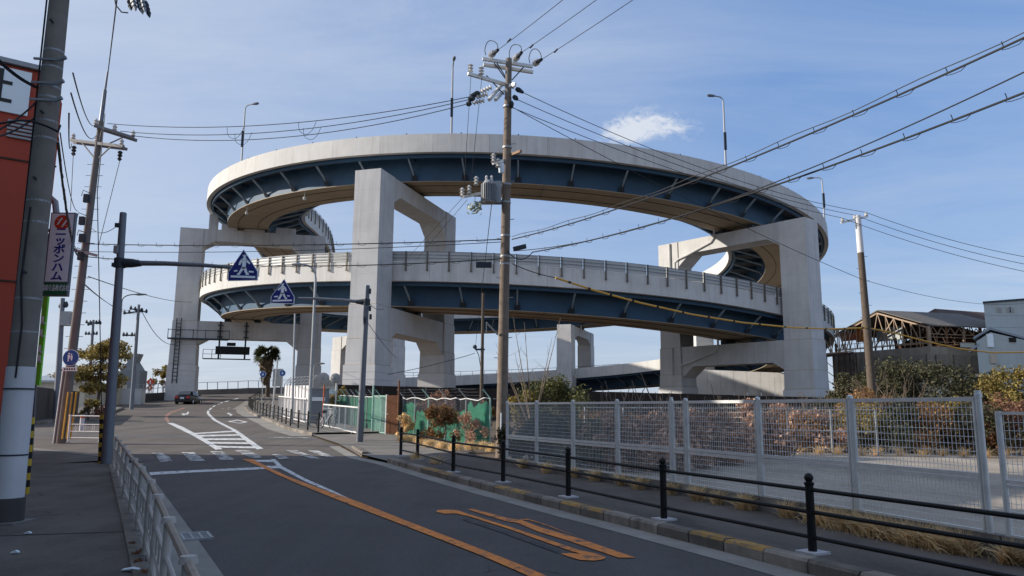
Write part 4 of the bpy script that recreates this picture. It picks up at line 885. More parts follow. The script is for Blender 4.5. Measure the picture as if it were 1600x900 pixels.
# ---- grey hut, mirrors, sign plates, orange pole
p=G(494,664,.05); t=thing('site_hut','narrow blue-grey hut with a white name plate behind the bicycle','hut',p)
MB().box(p+Vector((.0,.7,1.05)),(.95,1.2,2.1),.2).build('wall',M['shed_grey'],t,smooth=False); MB().box(p+Vector((0,.7,2.13)),(1.05,1.3,.08),.2).build('roof',M['galv_dull'],t,smooth=False)
MB().box(p+Vector((.06,.05,1.5)),(.75,.03,.22),.2).build('plate',M['board_white'],t,smooth=False); b=MB(); [b.box(p+Vector((-.2+.085*i,.02+.017*i,1.5)),(.05,.02,.09),.2) for i in range(7)]; b.build('plate_print',M['ink_black'],t,smooth=False)
def mirror(px,py,r,label,Y=44):
    c=atY(px,py,Y); t=thing('traffic_mirror',label,'traffic mirror',(c.x,Y+.1,zg(Y)),'round traffic mirrors on posts')
    MB().cyl(Vector((c.x+.05,Y+.12,zg(Y))),Vector((c.x+.05,Y+.12,c.z)),.045,.045,8).build('post',M['orange_paint'] if r>.33 else M['white_paint'],t)
    MB().lathe(c,[(.01,.1),(r*.6,.08),(r,.02),(r,-.03),(r*.92,-.05),(.01,-.05)],24,(0,-1,0)).build('dish',M['mirror_back'],t)
    m=MB(); [m.obox(c+Vector((0,-.09,0)),(r*.8*math.cos(a),0,r*.8*math.sin(a)),(0,.01,0),(-.02*math.sin(a),0,.02*math.cos(a))) for a in (.2,1.25,2.3)]; m.build('rib',M['galv_dull'],t,smooth=False)
mirror(505,592,.37,'larger round grey traffic mirror on an orange post'); mirror(524,591,.30,'smaller round grey traffic mirror right of the orange post',45)
# ---- bicycle
p=G(500,670,.12); t=thing('bicycle','silver city bicycle parked behind the black fence by the hut','bicycle',p); dx=Vector((.35,.94,0)); 
W0,W1=p+up*.33,p+dx*1.05+up*.33; sd=Vector((.94,-.35,0))
for c in (W0,W1):
    ring=[c+dx*.33*math.cos(k*math.pi/10)+up*.33*math.sin(k*math.pi/10) for k in range(21)]; w_=MB().tube(ring,.022,6,False).build('wheel',M['rubber'],t)
    m=MB(); [m.cyl(c,c+dx*.31*math.cos(k*math.pi/6)+up*.31*math.sin(k*math.pi/6),.004,.004,3) for k in range(12)]; m.cyl(c-sd*.05,c+sd*.05,.025,.025,6); m.build('spokes',M['galv'],w_)
st=p+dx*.38+up*.75; bb=p+dx*.45+up*.3; hd=p+dx*.88+up*.72
MB().cyl(bb,st,.02).cyl(bb,hd,.022).cyl(W0,bb,.014).cyl(W0,st,.012).cyl(hd+up*.08,W1,.018).cyl(hd+up*.3,hd,.015).build('frame',M['galv'],t)
MB().tube([hd+up*.3+sd*.27-dx*.2,hd+up*.32+sd*.2,hd+up*.3,hd+up*.32-sd*.2,hd+up*.3-sd*.27-dx*.2],.014,6).build('handlebar',M['galv'],t)
MB().tube([st+up*.1-dx*.14,st+up*.12,st+up*.11+dx*.13],[.08,.07,.025],8).build('saddle',M['black_paint'],t)
cb=hd+dx*.22+up*.12; b=MB(); 
for s1 in(-1,1): b.obox(cb+sd*.15*s1,dx*.13,sd*.006,up*.11); b.obox(cb+dx*.13*s1,dx*.006,sd*.15,up*.11)
b.build('basket',M['galv_dull'],t,smooth=False)
# ---- pole lamps and thin poles by the far sidewalk
def street_lamp(label,bx,by,tx,ty,Y,arm,r=.08,m='galv_dull',head=.5):
    p=atY(bx,by,Y); p.z=min(p.z,zg(Y)+.12); q=atY(tx,ty,Y); e=atY(*arm,Y); t=thing('street_lamp',label,'street lamp',p)
    c=Vector((q.x,q.y,e.z)); pts=[p,q]+[q.lerp(c,k/5).lerp(c.lerp(e,k/5),k/5) for k in range(1,6)]
    MB().tube(pts,[r,r*.75]+[r*.55]*5,8).build('pole',M[m],t); x=(e-c).normalized(); MB().tube([e-x*.1,e+x*head*.3,e+x*head],[.05,.11,.05],8).build('lamp_head',M[m],t)
street_lamp('tall curved street lamp standing left of the front left pier',482,668,493,436,42,(470,413),.095)
street_lamp('small street lamp beyond the hut near the far pier',489,640,490,576,78,(500,568),.07)
street_lamp('grey street lamp behind the nearer sign pole',183,600,190,472,62,(212,460),.09,'steel_pole',.9)
street_lamp('low street lamp far left by the diamond signs',236,612,239,586,92,(249,579),.07,'galv_dull',.6)
for px0,py0,px1,py1,Y,r,l in ((456,668,461,492,44,.07,'thin grey pipe pole left of the tall curved street lamp'),(424,660,434,560,52,.06,'short grey pipe pole by the curved black fence')):
    p=atY(px0,py0,Y); p.z=zg(Y); MB().tube([p,atY(px1,py1,Y)],[r,r*.8],8).lathe(atY(px1,py1,Y),[(r*.9,0),(r*.9,.06),(.01,.08)],8).build('pipe_pole',M['galv_dull'],None,label=l,cat='pole')
def plate_sign(label,px,py,Y,r,m='round_blue',by=None):
    c=atY(px,py,Y); t=thing('road_sign',label,'sign',(c.x,Y+.06,zg(Y))); MB().cyl(Vector((c.x,Y+.08,zg(Y))),c+Vector((0,.08,r)),.035,.035,8).build('post',M['galv_dull'],t)
    MB().lathe(c,[(r,0),(r,.02)],24,(0,-1,0)).build('rim',M['board_white'],t); MB().lathe(c+Vector((0,-.021,0)),[(r*.93,0),(r*.93,.006)],24,(0,-1,0)).build('disc',M[m],t)
    b=MB(); b.obox(c+Vector((0,-.03,0)),(r*.12,0,0),(0,.003,0),(0,0,r*.45)).obox(c+Vector((0,-.03,-r*.1)),(r*.4,0,0),(0,.003,0),(0,0,r*.1)); b.build('pictogram',M['board_white'],t,smooth=False)
plate_sign('round blue sign on post below the palm tree',411,585,66,.27); plate_sign('round blue sign by the grey notice board at the kerb bend',441.5,583,64,.27)
c=atY(434,590,65); t=thing('notice_board','grey notice board on posts beside the round blue sign','notice board',(c.x,65,zg(65)))
MB().obox(c,(.42,0,0),(0,.05,0),(0,0,.75)).build('board',M['mirror_back'],t,smooth=False); [MB().cyl(Vector((c.x+s,65.08,zg(65))),Vector((c.x+s,65.08,c.z+.6)),.035).build('post',M['galv_dull'],t) for s in(-.3,.3)]
# crates / planter boxes by the far kerb bend
p=G(421,652,.14)
# ================================================================ UTILITY POLES AND WIRES
YC=23.0; p=atY(783,713,YC); p.z=zg(YC); q=atY(795,92,YC)
CPt=thing('utility_pole','weathered wooden utility pole with transformer and crossarms, centre','utility pole',p)
atc=lambda z:p+(q-p)*((z-p.z)/(q.z-p.z)); zc=lambda py:atY(790,py,YC).z
MB().tube([p,atc(3),atc(7.5),atc(zc(152))],[.172,.16,.142,.115],16).build('shaft',M['pole_wood'],CPt); MB().tube([atc(zc(152)),q],[.107,.102],14).build('pole_top',M['pole_concrete'],CPt)
def arm(x0,y0,x1,y1,d0,d1,name='crossarm',m='galv',w=.09,par=CPt,two=False):
    a_,c_=atY(x0,y0,YC+d0),atY(x1,y1,YC+d1); b=MB().bar(a_,c_,w,w*1.15)
    if two: b.bar(a_+Vector((.02,.2,-.1)),c_+Vector((.02,.2,-.1)),w,w*1.15)
    b.build(name,M[m],par,smooth=False); return a_,c_
def pin_ins(v,axis=(0,0,1),s=1,m='insulator',n=3):
    pr=[]; z=0
    for i in range(n): pr+=[(.035*s,z),(.085*s,z+.03*s),(.035*s,z+.07*s)]; z+=.09*s
    MB().lathe(v,pr+[(.02*s,z)],8,axis).build('insulator',M[m],CPt)
a1,a2=arm(754,92,832,104,-.2,.2,two=True); b1,b2=arm(731,115,803,136,-.4,.4)
arm(764,156,785,131,-.5,.3); arm(774,156,787,142,-.5,.3); arm(797,134,805,132,-.3,-.5)
MB().bar(atY(772,98,YC),atY(791,125,YC),.03).bar(atY(776,98,YC),atY(791,122,YC),.03).bar(atY(818,105,YC),atY(800,125,YC),.03).bar(atY(760,118,YC),atY(788,148,YC),.03).build('brace',M['dark_steel'],CPt,smooth=False)
HV=[]
for px,py,ex,ey in ((767,86,778,78),(805,92,815,82),(836,99,846,93)):
    v,w=atY(px,py,YC-.1),atY(ex,ey,YC-.9); d=(w-v).normalized(); pin_ins(v,d,1.3,'insulator',3); MB().tube([v+d*.35,w],[.07,.05],8).build('dead_end_cover',M['dark_steel'],CPt); HV.append(w)
    k=atY(px-8,py-0,YC); MB().tube(smooth([k,k+Vector((-.03,0,.2)),k+Vector((.05,-.05,.42)),k+Vector((.2,-.1,.45)),w+Vector((-.03,0,.2)),w]),.013,6).build('jumper',M['wire'],CPt)
for px,py in ((735,113),(752,117)): pin_ins(atY(px,py,YC-.3),(0,0,1),1.1)
LV=[]
for px,py,ex,ey in ((768,136,735,151),(762,147,731,156),(757,157,728,163)):
    v,w=atY(px,py,YC-.2),atY(ex,ey,YC-.2); d=(w-v).normalized(); pin_ins(v,d,1.1,'insulator',4); MB().tube([v+d*.42,v+d*.5,w-d*.02,w],[.05,.1,.07,.03],8).build('dead_end_cover',M['dark_steel'],CPt); LV.append(w)
RV=[]
for px,py,ex,ey in ((806,138,818,145),(802,150,809,156),(798,158,800,168)):
    v,w=atY(px,py,YC-.2),atY(ex,ey,YC-.1); d=(w-v).normalized(); MB().tube([v,v+d*.1,w],[.06,.09,.04],8).build('dead_end_cover',M['dark_steel'],CPt); RV.append(w)
# transformer with cooling fins on its bracket
c=atY(764,300,YC-.3); tr=MB().lathe(c+Vector((0,0,-.36)),[(.16,0),(.19,.03),(.19,.6),(.205,.62),(.19,.65),(.14,.72),(.04,.74)],18).build('transformer',M['galv_dull'],CPt)
for k in range(22):
    a=k*2*math.pi/22; MB().obox(c+Vector((math.cos(a)*.215,math.sin(a)*.215,-.03)),(math.cos(a)*.04,math.sin(a)*.04,0),(-math.sin(a)*.007,math.cos(a)*.007,0),(0,0,.27)).build('fin',M['galv_dull'],tr,smooth=False)
for s in (-.1,.1): MB().lathe(c+Vector((s*.8,-.05,.34)),[(.03,0),(.05,.04),(.03,.08),(.05,.12),(.02,.18)],8).build('bushing',M['insulator'],tr)
MB().bar(atY(748,316,YC-.35),atY(787,314,YC),.07).bar(atY(750,318,YC-.1),atY(787,318,YC),.06).build('bracket',M['galv_dull'],CPt,smooth=False)
MB().obox(atY(778,300,YC-.1),(.1,0,0),(0,.06,0),(0,0,.35)).bar(atY(785,292,YC),atY(770,296,YC),.05).build('hanger_band',M['galv_dull'],CPt,smooth=False)
arm(724,308,752,302,-.9,.1,'secondary_arm','insulator',.07); arm(798,242,814,236,0,-.6,'secondary_arm','rust_rail',.07); arm(770,255,790,250,-.4,0,'secondary_arm','galv',.08)
for px,py in ((722,308),(733,304),(744,290),(771,254),(778,262)): pin_ins(atY(px,py,YC-.7),(0,0,1),1.1)
MB().cyl(atY(782,270,YC-.25),atY(780,252,YC-.25),.05).cyl(atY(786,270,YC-.25),atY(785,255,YC-.25),.05).build('fuse',M['board_white'],CPt)
# hanging bird scarer of foil leaves
def leaf_ball(c,r,n,name,label):
    t=thing(name,label,'splice cover',c); m=MB(); m.tube([c+up*r*2,c+up*r*.5],.01,5)
    for i in range(n):
        d=Vector((random.gauss(0,1),random.gauss(0,1),random.gauss(0,1))).normalized(); v=c+d*r*random.uniform(.4,1); a=d.orthogonal().normalized()*r*.3; b_=d.cross(a).normalized()*r*.14; m.prism([v-a,v-b_,v+a,v+b_],d*.012)
    m.build('cover_leaves',mat('plate_green'+str(n),(.3,.33,.25),.5,metal=.3,island=.5),t,smooth=False)
leaf_ball(atY(742,325,YC-.7),.28,46,'cable_splice','pale leafy splice cover hanging under the transformer')
# big splice closure hanging at the top left
c=atY(215,10,12.6); t=thing('cable_splice','bundled pale splice closures hanging from cables at top left','splice cover',c)
ax_=Vector((.30,-.2,-.75)).normalized()
for i in range(7):
    o=Vector((-.13+.05*i,-.03*(i%3),.05*(i%2))); w=c+o-ax_*(.32-.03*i); MB().tube([w,w+ax_*.05,w+ax_*.3,w+ax_*.36,w+ax_*.42],[.015,.034,.036,.03,.008],8).build('closure',M['galv_dull'] if i%3 else M['dark_steel'],t)
    for k in (.1,.2,.3): MB().tube([w+ax_*k,w+ax_*(k+.02)],[.042,.042],8).build('clamp',M['dark_steel'],t)
MB().tube([atY(178,-10,12.6),atY(181,8,12.6),atY(190,19,12.6),atY(200,20,12.6)],.012,6).build('loop_cable',M['wire'],t)
# steps and ties on the wooden pole
for k in range(14): z=1.9+k*.62; c=atc(z); s=1 if k%2 else -1; MB().cyl(c,c+Vector((s*.27,-.06,.02)),.012,.012,5).build('step_bolt',M['galv_dull'],CPt)
for py in (168,232,290,318,370,402,414): c=atc(zc(py)); MB().tube([c,c+up*.06],[.155]*2,14).build('steel_band',M['galv_dull'],CPt)
MB().obox(atY(812,387,YC-.2),(.20,0,.05),(0,.07,0),(-.01,0,.06)).build('closure_box',M['dark_steel'],CPt,smooth=False); MB().obox(atY(756,414,YC-.25),(.24,0,0),(0,.07,0),(0,0,.08)).build('closure_box',M['dark_steel'],CPt,smooth=False)
MB().tube([atY(760,504,YC-.3),atY(778,523,YC-.1)],[.025,.03],6).tube([atY(760,504,YC-.3),atY(760,520,YC-.3)],.012,5).build('side_hook',M['galv_dull'],CPt)
MB().cyl(atc(.6)+Vector((-.02,-.2,0)),atc(1.5)+Vector((-.02,-.19,0)),.02,.02,6).build('label_strip',M['board_white'],CPt)
# ---- right-hand wooden pole
YR=36.; pr0=atY(1364,612,YR); pr0.z=zg(YR); pr1=atY(1340,337,YR)
t=thing('utility_pole','wooden utility pole with white top and short arm before the truss shed','utility pole',pr0); z0=atY(1346,395,YR).z
atr=lambda z:pr0+(pr1-pr0)*((z-pr0.z)/(pr1.z-pr0.z))
MB().tube([pr0,atr(4),atr(z0)],[.22,.19,.15],14).build('shaft',M['bark'],t); MB().tube([atr(z0),pr1],[.155,.14],14).build('white_top',M['sheet_white'],t)
a_,c_=atY(1314,348,YR),atY(1356,338,YR); MB().bar(a_,c_,.09).build('crossarm',M['galv'],t,smooth=False)
RI_=[]
for k in (.06,.52,.94): v=a_.lerp(c_,k); MB().lathe(v,[(.05,.03),(.1,.08),(.05,.14),(.08,.18),(.02,.24)],8).build('insulator',M['insulator'],t); RI_.append(v+up*.22)
for k in range(12): z=2.5+k*.6; c=atr(z); s=1 if k%2 else -1; MB().cyl(c,c+Vector((s*.3,-.05,0)),.012,.012,5).build('step_bolt',M['galv_dull'],t)
# ---- far poles on the left
def far_pole(label,bx,by,tx,ty,Y,arms,r=.17,m='steel_pole'):
    p=atY(bx,by,Y); p.z=zg(Y); q=atY(tx,ty,Y); t=thing('utility_pole',label,'utility pole',p); MB().tube([p,q],[r*1.2,r*.8],10).build('shaft',M[m],t)
    for (x0,y0,x1,y1) in arms:
        a_,c_=atY(x0,y0,Y),atY(x1,y1,Y); MB().bar(a_,c_,.12).build('crossarm',M['dark_steel'],t,smooth=False)
        for k in (.05,.3,.7,.95): v=a_.lerp(c_,k); MB().lathe(v,[(.05,-.1),(.12,0),(.12,.12),(.04,.3)],6).build('insulator',M['dark_steel'],t)
    return t
far_pole('slim far utility pole with two arms left of the spiral ramp',207,620,217,476,70,[(203,482,230,488),(193,490,222,486),(192,524,212,524)],.16)
t=far_pole('dark far utility pole behind the leaning pole',92,610,98,466,48,[(94,480,104,478)],.17); MB().obox(atY(105,498,48),(.3,0,0),(0,.25,0),(0,0,.45)).build('transformer',M['galv_dull'],t,smooth=False)
far_pole('small far utility pole above the autumn tree',142,580,146,500,80,[(134,504,158,506),(137,508,156,503),(133,522,152,522)],.16)
t=far_pole('thin dark pole with a cable reel right of the front left pier',752,640,755,458,54,[],.12,'bark'); MB().ball(atY(742,542,54),.16,8).tube([atY(742,542,54),atY(748,555,54),atY(752,580,54)],.03,5).obox(atY(750,546,54),(.35,0,0),(0,.06,0),(0,0,.06)).build('cable_reel',M['dark_steel'],t)
# ---- wires
w_=M['wire']; n_=[0]
def W(label,a_,b_,sag=.3,r=.011,cat='cable'): return wire('overhead_cable',label,cat,a_,b_,sag,r,w_)
W('leftmost of three cables rising from the centre pole top to the upper edge',HV[0],atY(1010,-108,13),.05,.010)
W('middle of three cables rising from the centre pole top to the upper edge',HV[1],atY(1095,-122,13),.05,.010)
W('rightmost of three cables rising from the centre pole top to the upper edge',HV[2],atY(1165,-122,13),.05,.010)
t=thing('splice_sleeve','small sleeves on the rising cables above the centre pole','cable sleeve',atY(828,75,25.6))
for px,py in ((793,66),(828,75),(866,82)): v=atY(px,py,25.6); MB().cyl(v,v+Vector((.12,-.1,.09)),.035,.03,6).build('sleeve',M['dark_steel'],t)
# heavy lashed bundles to the right
def bundle(label,a_,b_,sag,r,step,lash=True,loops=True):
    t=thing('cable_bundle',label,'cable',a_,'lashed cable bundles to the right'); pts=catn(a_,b_,sag,40); MB().tube(pts,r,6).build('cable',w_,t)
    if lash: MB().tube([v+up*(.09+.02*math.sin(i)) for i,v in enumerate(pts)],r*.5,5).build('messenger',w_,t)
    if loops:
        for i in range(2,39,2):
            v,w=pts[i],pts[i+1]; MB().tube([v+up*.1,v+Vector((.02,0,.04)),v-up*.03,v.lerp(w,.2)-up*.05,v.lerp(w,.55)-up*.06,v.lerp(w,.8)],r*.4,4).build('lashing',w_,t)
bundle('thick lashed cable bundle sweeping from the centre pole to the upper right corner',atY(800,374,YC-.1),atY(1780,-26,8.5),.35,.017,1)
bundle('single cable between the two lashed bundles on the right',atY(805,392,YC-.1),atY(1780,24,8.5),.62,.011,1,False,False)
bundle('lowest lashed cable bundle sweeping from the centre pole to the right edge',atY(832,394,YC-.2),atY(1780,73,8.5),.32,.017,1,False)
W('short service cable from centre pole to the dark closure',atY(793,392,YC-.1),atY(832,394,YC-.2),.25,.014)
# centre pole to the leaning left pole
e1,e2,e3=atY(168,193,Y2),atY(188,205,Y2),atY(206,212,Y2)
W('upper cable from the centre pole to the leaning left pole',LV[0],e1,.5,.013); W('middle cable from the centre pole to the leaning left pole',LV[1],e2,.55,.013); W('lower cable from the centre pole to the leaning left pole',LV[2],e3,.6,.013)
for i,(k,dz) in enumerate(((.42,.55),(.62,.6))):
    for s in range(2):
        a_=LV[s].lerp(e1 if s==0 else e2,k)-up*.5; MB().tube(smooth([a_,a_+Vector((.06,0,-.3)),a_+Vector((.3,0,-.42)),a_+Vector((.5,0,-.25)),a_+Vector((.62,0,.06))]),.008,5).build('cable_loop',w_,None,label='slack cable loop %s on the %s cable to the leaning left pole'%(('right of midspan','left of midspan')[i],('upper','middle')[s]),cat='cable loop')
for i,(ya,yb,sg_,l) in enumerate(((374,381,.12,'top'),(378,393,.14,'second'),(404,401,.3,'lowest'))):
    bundle(l+' level communication cable from the leaning left pole to the centre pole',atY(134,yb,Y2-.2),atY(784,ya,YC-.2),sg_,.017 if i!=1 else .011,1,False,i!=1)
# centre pole to the right pole
for i,l in enumerate(('lowest','middle','topmost')): W(l+' of three line cables from the centre pole to the right pole',RV[2-i],RI_[i],.35+.1*i,.012)
for i,l in enumerate(('lowest','middle','topmost')): W(l+' of three line cables leaving the right pole at the frame edge',RI_[i],atY(1640,(432,420,408)[i],34),.25,.012)
W('long low cable from the centre pole past the ramp to the right building',atY(796,165,YC),atr(atY(1350,437,YR).z),.25,.012); W('low cable from the right pole to the grey building',atr(atY(1350,437,YR).z),atY(1600,474,60),.5,.012)
# yellow sleeved cable
t=thing('yellow_cable','yellow sleeved cable sagging from the centre pole to the right pole','cable',atY(800,412,YC)); a_,m_,c_=atY(800,412,YC-.1),atY(868,434,YC+.8),atr(atY(1358,512,YR).z)
MB().tube(catn(a_,m_,.05,8),.013,6).build('lead',w_,t)
mid=[atY(x,y,YC+.8+(YR-YC-.8)*(x-868)/490) for x,y in ((868,434),(930,454),(1000,473),(1080,491),(1160,504),(1240,512),(1300,514),(1358,512))]; MB().tube(mid,.034,8).build('sleeve',M['cable_yellow'],t)
m=MB()
for i in range(7): 
    for k in (.3,.8): v=mid[i].lerp(mid[i+1],k); d=(mid[i+1]-mid[i]).normalized(); m.tube([v,v+d*.12],[.042,.042],8)
m.build('clip',M['black_paint'],t)
t=thing('yellow_cable','yellow sleeved cable from the right pole past the truss shed','cable',c_); mid=[c_]+[atY(x,y,YR+.4*i) for i,(x,y) in enumerate(((1400,521),(1450,534),(1500,545),(1550,551),(1640,550)))]; MB().tube(mid,.034,8).build('sleeve',M['cable_yellow'],t)
# droppers and guys
W('left dropper wire from crossarm to transformer arm on the centre pole',atY(736,116,YC-.3),atY(724,308,YC-.7),0,.008); W('right dropper wire from crossarm to transformer arm on the centre pole',atY(753,120,YC-.3),atY(734,303,YC-.7),0,.008)
W('thin guy wire falling left from the transformer arm',atY(722,310,YC-.7),atY(640,400,YC+4),0,.007); W('second thin guy wire falling left from the transformer arm',atY(730,312,YC-.7),atY(652,404,YC+4),0,.007)
W('vertical service wire from the centre pole to the thin dark pole',atY(768,320,YC),atY(743,540,54),0,.012)
W('low stay wire from the thin dark pole to the front left pier',atY(742,552,54),atY(606,585,52),.1,.02)
W('thin stay wire from sign pole to ramp column by the crossing sign arm',atY(575,505,29.4),atY(620,560,50),.1,.012)
W('guy wire from the striped guard up to the leaning left pole',q2,atY(152,300,20),.0,.012); W('continuing guy wire beside the leaning left pole',atY(152,300,20),atY(164,178,25),0,.012)
W('cable from the top left corner down to the leaning left pole',atY(184,-12,13),atY(162,168,Y2),.05,.014)
W('slanting stay from crossarm to the lower clamp, leaning left pole',atY(190,240,Y2-.2),atY(153,388,Y2-2),.0,.012); W('slanting drop cable left of the leaning left pole',atY(115,232,Y2-.2),atY(110,330,Y2-1),.0,.012)
W('line cable from the near pole to the leaning left pole crossarm',along(6.2)+Vector((.3,0,0)),atY(148,196,Y2),.25,.012); W('second line cable from near pole to leaning left pole',along(5.9)+Vector((.3,0,0)),atY(150,212,Y2),.35,.012); W('third line cable from near pole to leaning left pole',along(5.6)+Vector((.3,0,0)),atY(112,224,Y2),.35,.012)
bundle('coiled spiral cable from the near pole down to the leaning left pole',along(5.2)+Vector((.12,.1,0)),atY(126,398,Y2),.5,.016,1,True)
W('drop cable from near pole past the shop sign',along(5.35)+Vector((.14,.1,0)),atY(122,330,Y2),.3,.01)
for i,(y0,y1) in enumerate(((88,148),(93,150),(205,172),(208,196))): W(('upper','second','third','lowest')[i]+' service cable entering the left frame edge to the near pole',atY(-30,y0-28 if i<2 else y0+8,9.2),along(atY(70,y1,10.04).z)-Vector((.1,.12,0)),.08,.012)
MB().tube([atY(-20,196,9.4),atY(30,188,9.6),atY(50,189,9.7),atY(75,198,9.75),atY(91,206,9.8),atY(94,196,9.9)],.016,6).build('overhead_cable',w_,None,label='thick drooping cable looping across the near pole shaft',cat='cable',group='overhead wires')
W('far cable from leaning left pole to the far slim pole',atY(124,438,Y2),atY(205,484,70),.4,.014); W('second far cable from leaning left pole to the far slim pole',atY(122,434,Y2),atY(222,488,70),.6,.014)
W('far cable from the slim pole to the far left pier',atY(222,487,70),atY(280,536,92),1.2,.03); W('high far cable behind the shop sign toward the ramp',atY(138,432,Y2),atY(300,472,80),.3,.02)
W('cable from the nearer sign pole clamp along to the leaning left pole',atY(184,352,19.1),atY(140,352,Y2),.25,.01)
W('short cable behind the second crossing sign pole to the pier',atY(577,474,29.6),atY(600,482,40),.15,.012)
# ================================================================ CAR
p=G(284,632); d=Vector((-.12,1,0)).normalized(); s=Vector((d.y,-d.x,0)); z0=p.z
# heading: driving away and starting to bend right; its right flank shows
d=Vector((-.10,1,0)).normalized(); s=Vector((d.y,-d.x,0))
t=thing('car','black sedan driving away toward the ramp on the left road','car',p)
def cp(x,y,z): return p+d*x+s*y+up*z     # x forward from the rear, y to its right
def car_loft(secs,name,m,par): 
    b=MB(); k=len(secs[0]); vs=[cp(*v) for sc in secs for v in sc]; n=len(secs)
    b.add(vs,[(i*k+j,i*k+(j+1)%k,(i+1)*k+(j+1)%k,(i+1)*k+j) for i in range(n-1) for j in range(k)]+[tuple(range(k-1,-1,-1)),tuple(range((n-1)*k,n*k))]); return b.build(name,m,par)
def sec(x,w,zl,zh,b=.1): return [(x,-w,zl),(x,w,zl),(x,w+.02,(zl+zh)/2),(x,w-.02,zh-b),(x,w-b*1.4,zh),(x,-w+b*1.4,zh),(x,-w+.02,zh-b),(x,-w-.02,(zl+zh)/2)]
car_loft([sec(0,.72,.34,.88),sec(.08,.82,.28,.98),sec(.9,.87,.24,1.02),sec(2.2,.88,.22,.96),sec(3.3,.87,.24,.95),sec(4.2,.82,.28,.82),sec(4.5,.68,.36,.72)],'body',M['car_paint'],t)
def cab(x,w,zl,w2,zh): return [(x,-w,zl),(x,w,zl),(x,w2,zh-.04),(x,w2-.1,zh),(x,-w2+.1,zh),(x,-w2,zh-.04)]
car_loft([cab(.62,.74,.96,.62,1.02),cab(1.25,.8,.95,.6,1.40),cab(1.9,.82,.95,.62,1.45),cab(2.6,.82,.95,.6,1.40),cab(3.3,.78,.92,.64,.98)],'cabin',M['car_paint'],t)
def quad(name,m,pts,par=t,th=.012):
    v=[cp(*q) for q in pts]; n=(v[1]-v[0]).cross(v[2]-v[0]).normalized(); c=(v[0]+v[2])/2-cp(2,0,.9); n=n if n.dot(c)>0 else -n
    return MB().prism([x+n*.004 for x in v],n*th).build(name,m,par,smooth=False)
quad('rear_window',M['car_glass'],[(.63,-.6,1.06),(.63,.6,1.06),(1.17,.5,1.40),(1.17,-.5,1.40)])
for sd_ in(1,-1):
    for x0,x1,x2,x3 in ((1.0,1.85,1.85,1.3),(1.95,3.05,2.55,1.95)): quad('side_window',M['car_glass'],[(x0,sd_*.80,1.0),(x1,sd_*.82,1.0),(x2,sd_*.65,1.36),(x3,sd_*.64,1.36)])
    quad('tail_light',M['tail_red'],[(-.03,sd_*.40,.66),(-.03,sd_*.76,.66),(-.02,sd_*.76,.9),(-.02,sd_*.43,.9)])
    MB().obox(cp(2.75,sd_*.98,1.02),d*.06,s*.1,up*.07).build('mirror',M['car_paint'],t)
    for x in (.85,3.5):
        c=cp(x,sd_*.8,.31); w_o=MB().lathe(c-s*sd_*.1,[(.3,0),(.315,.03),(.315,.17),(.3,.2)],18,s*sd_).build('wheel',M['rubber'],t); MB().lathe(c+s*sd_*.085,[(.2,0),(.19,.02),(.05,.025)],14,s*sd_).build('rim',M['galv'],w_o)
quad('number_plate',M['board_white'],[(-.03,-.2,.6),(-.03,.2,.6),(-.03,.2,.78),(-.03,-.2,.78)])
MB().obox(cp(.03,0,.42),d*.07,s*.8,up*.1).build('bumper',M['car_paint'],t)
# ================================================================ BUILDINGS ON THE RIGHT
RE=atY(1450,508,78); LEv=atY(1305,525,89); LEv.z=RE.z; APx=(RE+LEv)/2; APx.z=atY(1370,486,83.5).z; axd=Vector((8.6,2.2,0))*1.0; gz=3.
t=thing('truss_shed','open rusty truss shed with grey pitched roof on a concrete podium','building',(RE.x,RE.y,gz))
def slab(a_,b_,n=1):
    pass
ex=Vector((0,0,.0))
for i in range(10):
    k0,k1=i/8,(i+.985)/8
    for (e,nm) in ((RE,'roof_sheet'),(LEv,'roof_sheet')):
        o=(e-APx)*.06; v=[APx+axd*k0,APx+axd*k1,e+o+axd*k1,e+o+axd*k0]; MB().prism(v,(0,0,.12)).build(nm,M['roof_grey'],t,smooth=False)
tb=lambda a_,b_,r=.11,m='truss_white',nm='truss_member':MB().bar(a_,b_,r).build(nm,M[m],t,smooth=False)
dn=up*-.25
for f,mt in ((0,'truss_white'),(.5,'rust_dark'),(1,'rust_dark')):
    o=axd*f+dn; tb(APx+o,RE+o,.16,mt); tb(APx+o,LEv+o,.16,mt); n=6
    cR,cL=RE+o-up*1.6,LEv+o-up*1.6; tb(cR,cL,.12,mt)
    for i in range(1,n):
        for e,cc in ((RE,cR),(LEv,cL)):
            a_=(APx+o).lerp(e+o,i/n); b_=((cR+cL)/2).lerp(cc,i/n); tb(a_,b_,.08,mt); a2_=(APx+o).lerp(e+o,(i-1)/n); tb(a2_,b_,.08,mt)
    if f==0: tb(cR-up*.6,cL.lerp(cR,.55)-up*.9,.1,mt); tb((APx+o).lerp(RE+o,.35),cL.lerp(cR,.45),.1,mt)
fl=atY(1450,542,78).z
for k in range(5):
    c=RE+axd*(k/4); tb(Vector((c.x,c.y,c.z-.1)),Vector((c.x,c.y,fl)),.3 if k==0 else .2,'truss_white' if k%2==0 else 'rusty','shed_column')
    if k<4:
        e=RE+axd*((k+1)/4); tb(c-up*.9,e-up*.9,.08); 
        for j in range(4): a_=c.lerp(e,j/4); b_=c.lerp(e,(j+1)/4); tb(a_-up*(.15 if j%2 else .9),b_-up*(.9 if j%2 else .15),.07)
for k in (.33,.66,1): c=RE.lerp(LEv,k); tb(Vector((c.x,c.y,c.z-1)),Vector((c.x,c.y,fl)),.2,'rust_dark','shed_column')
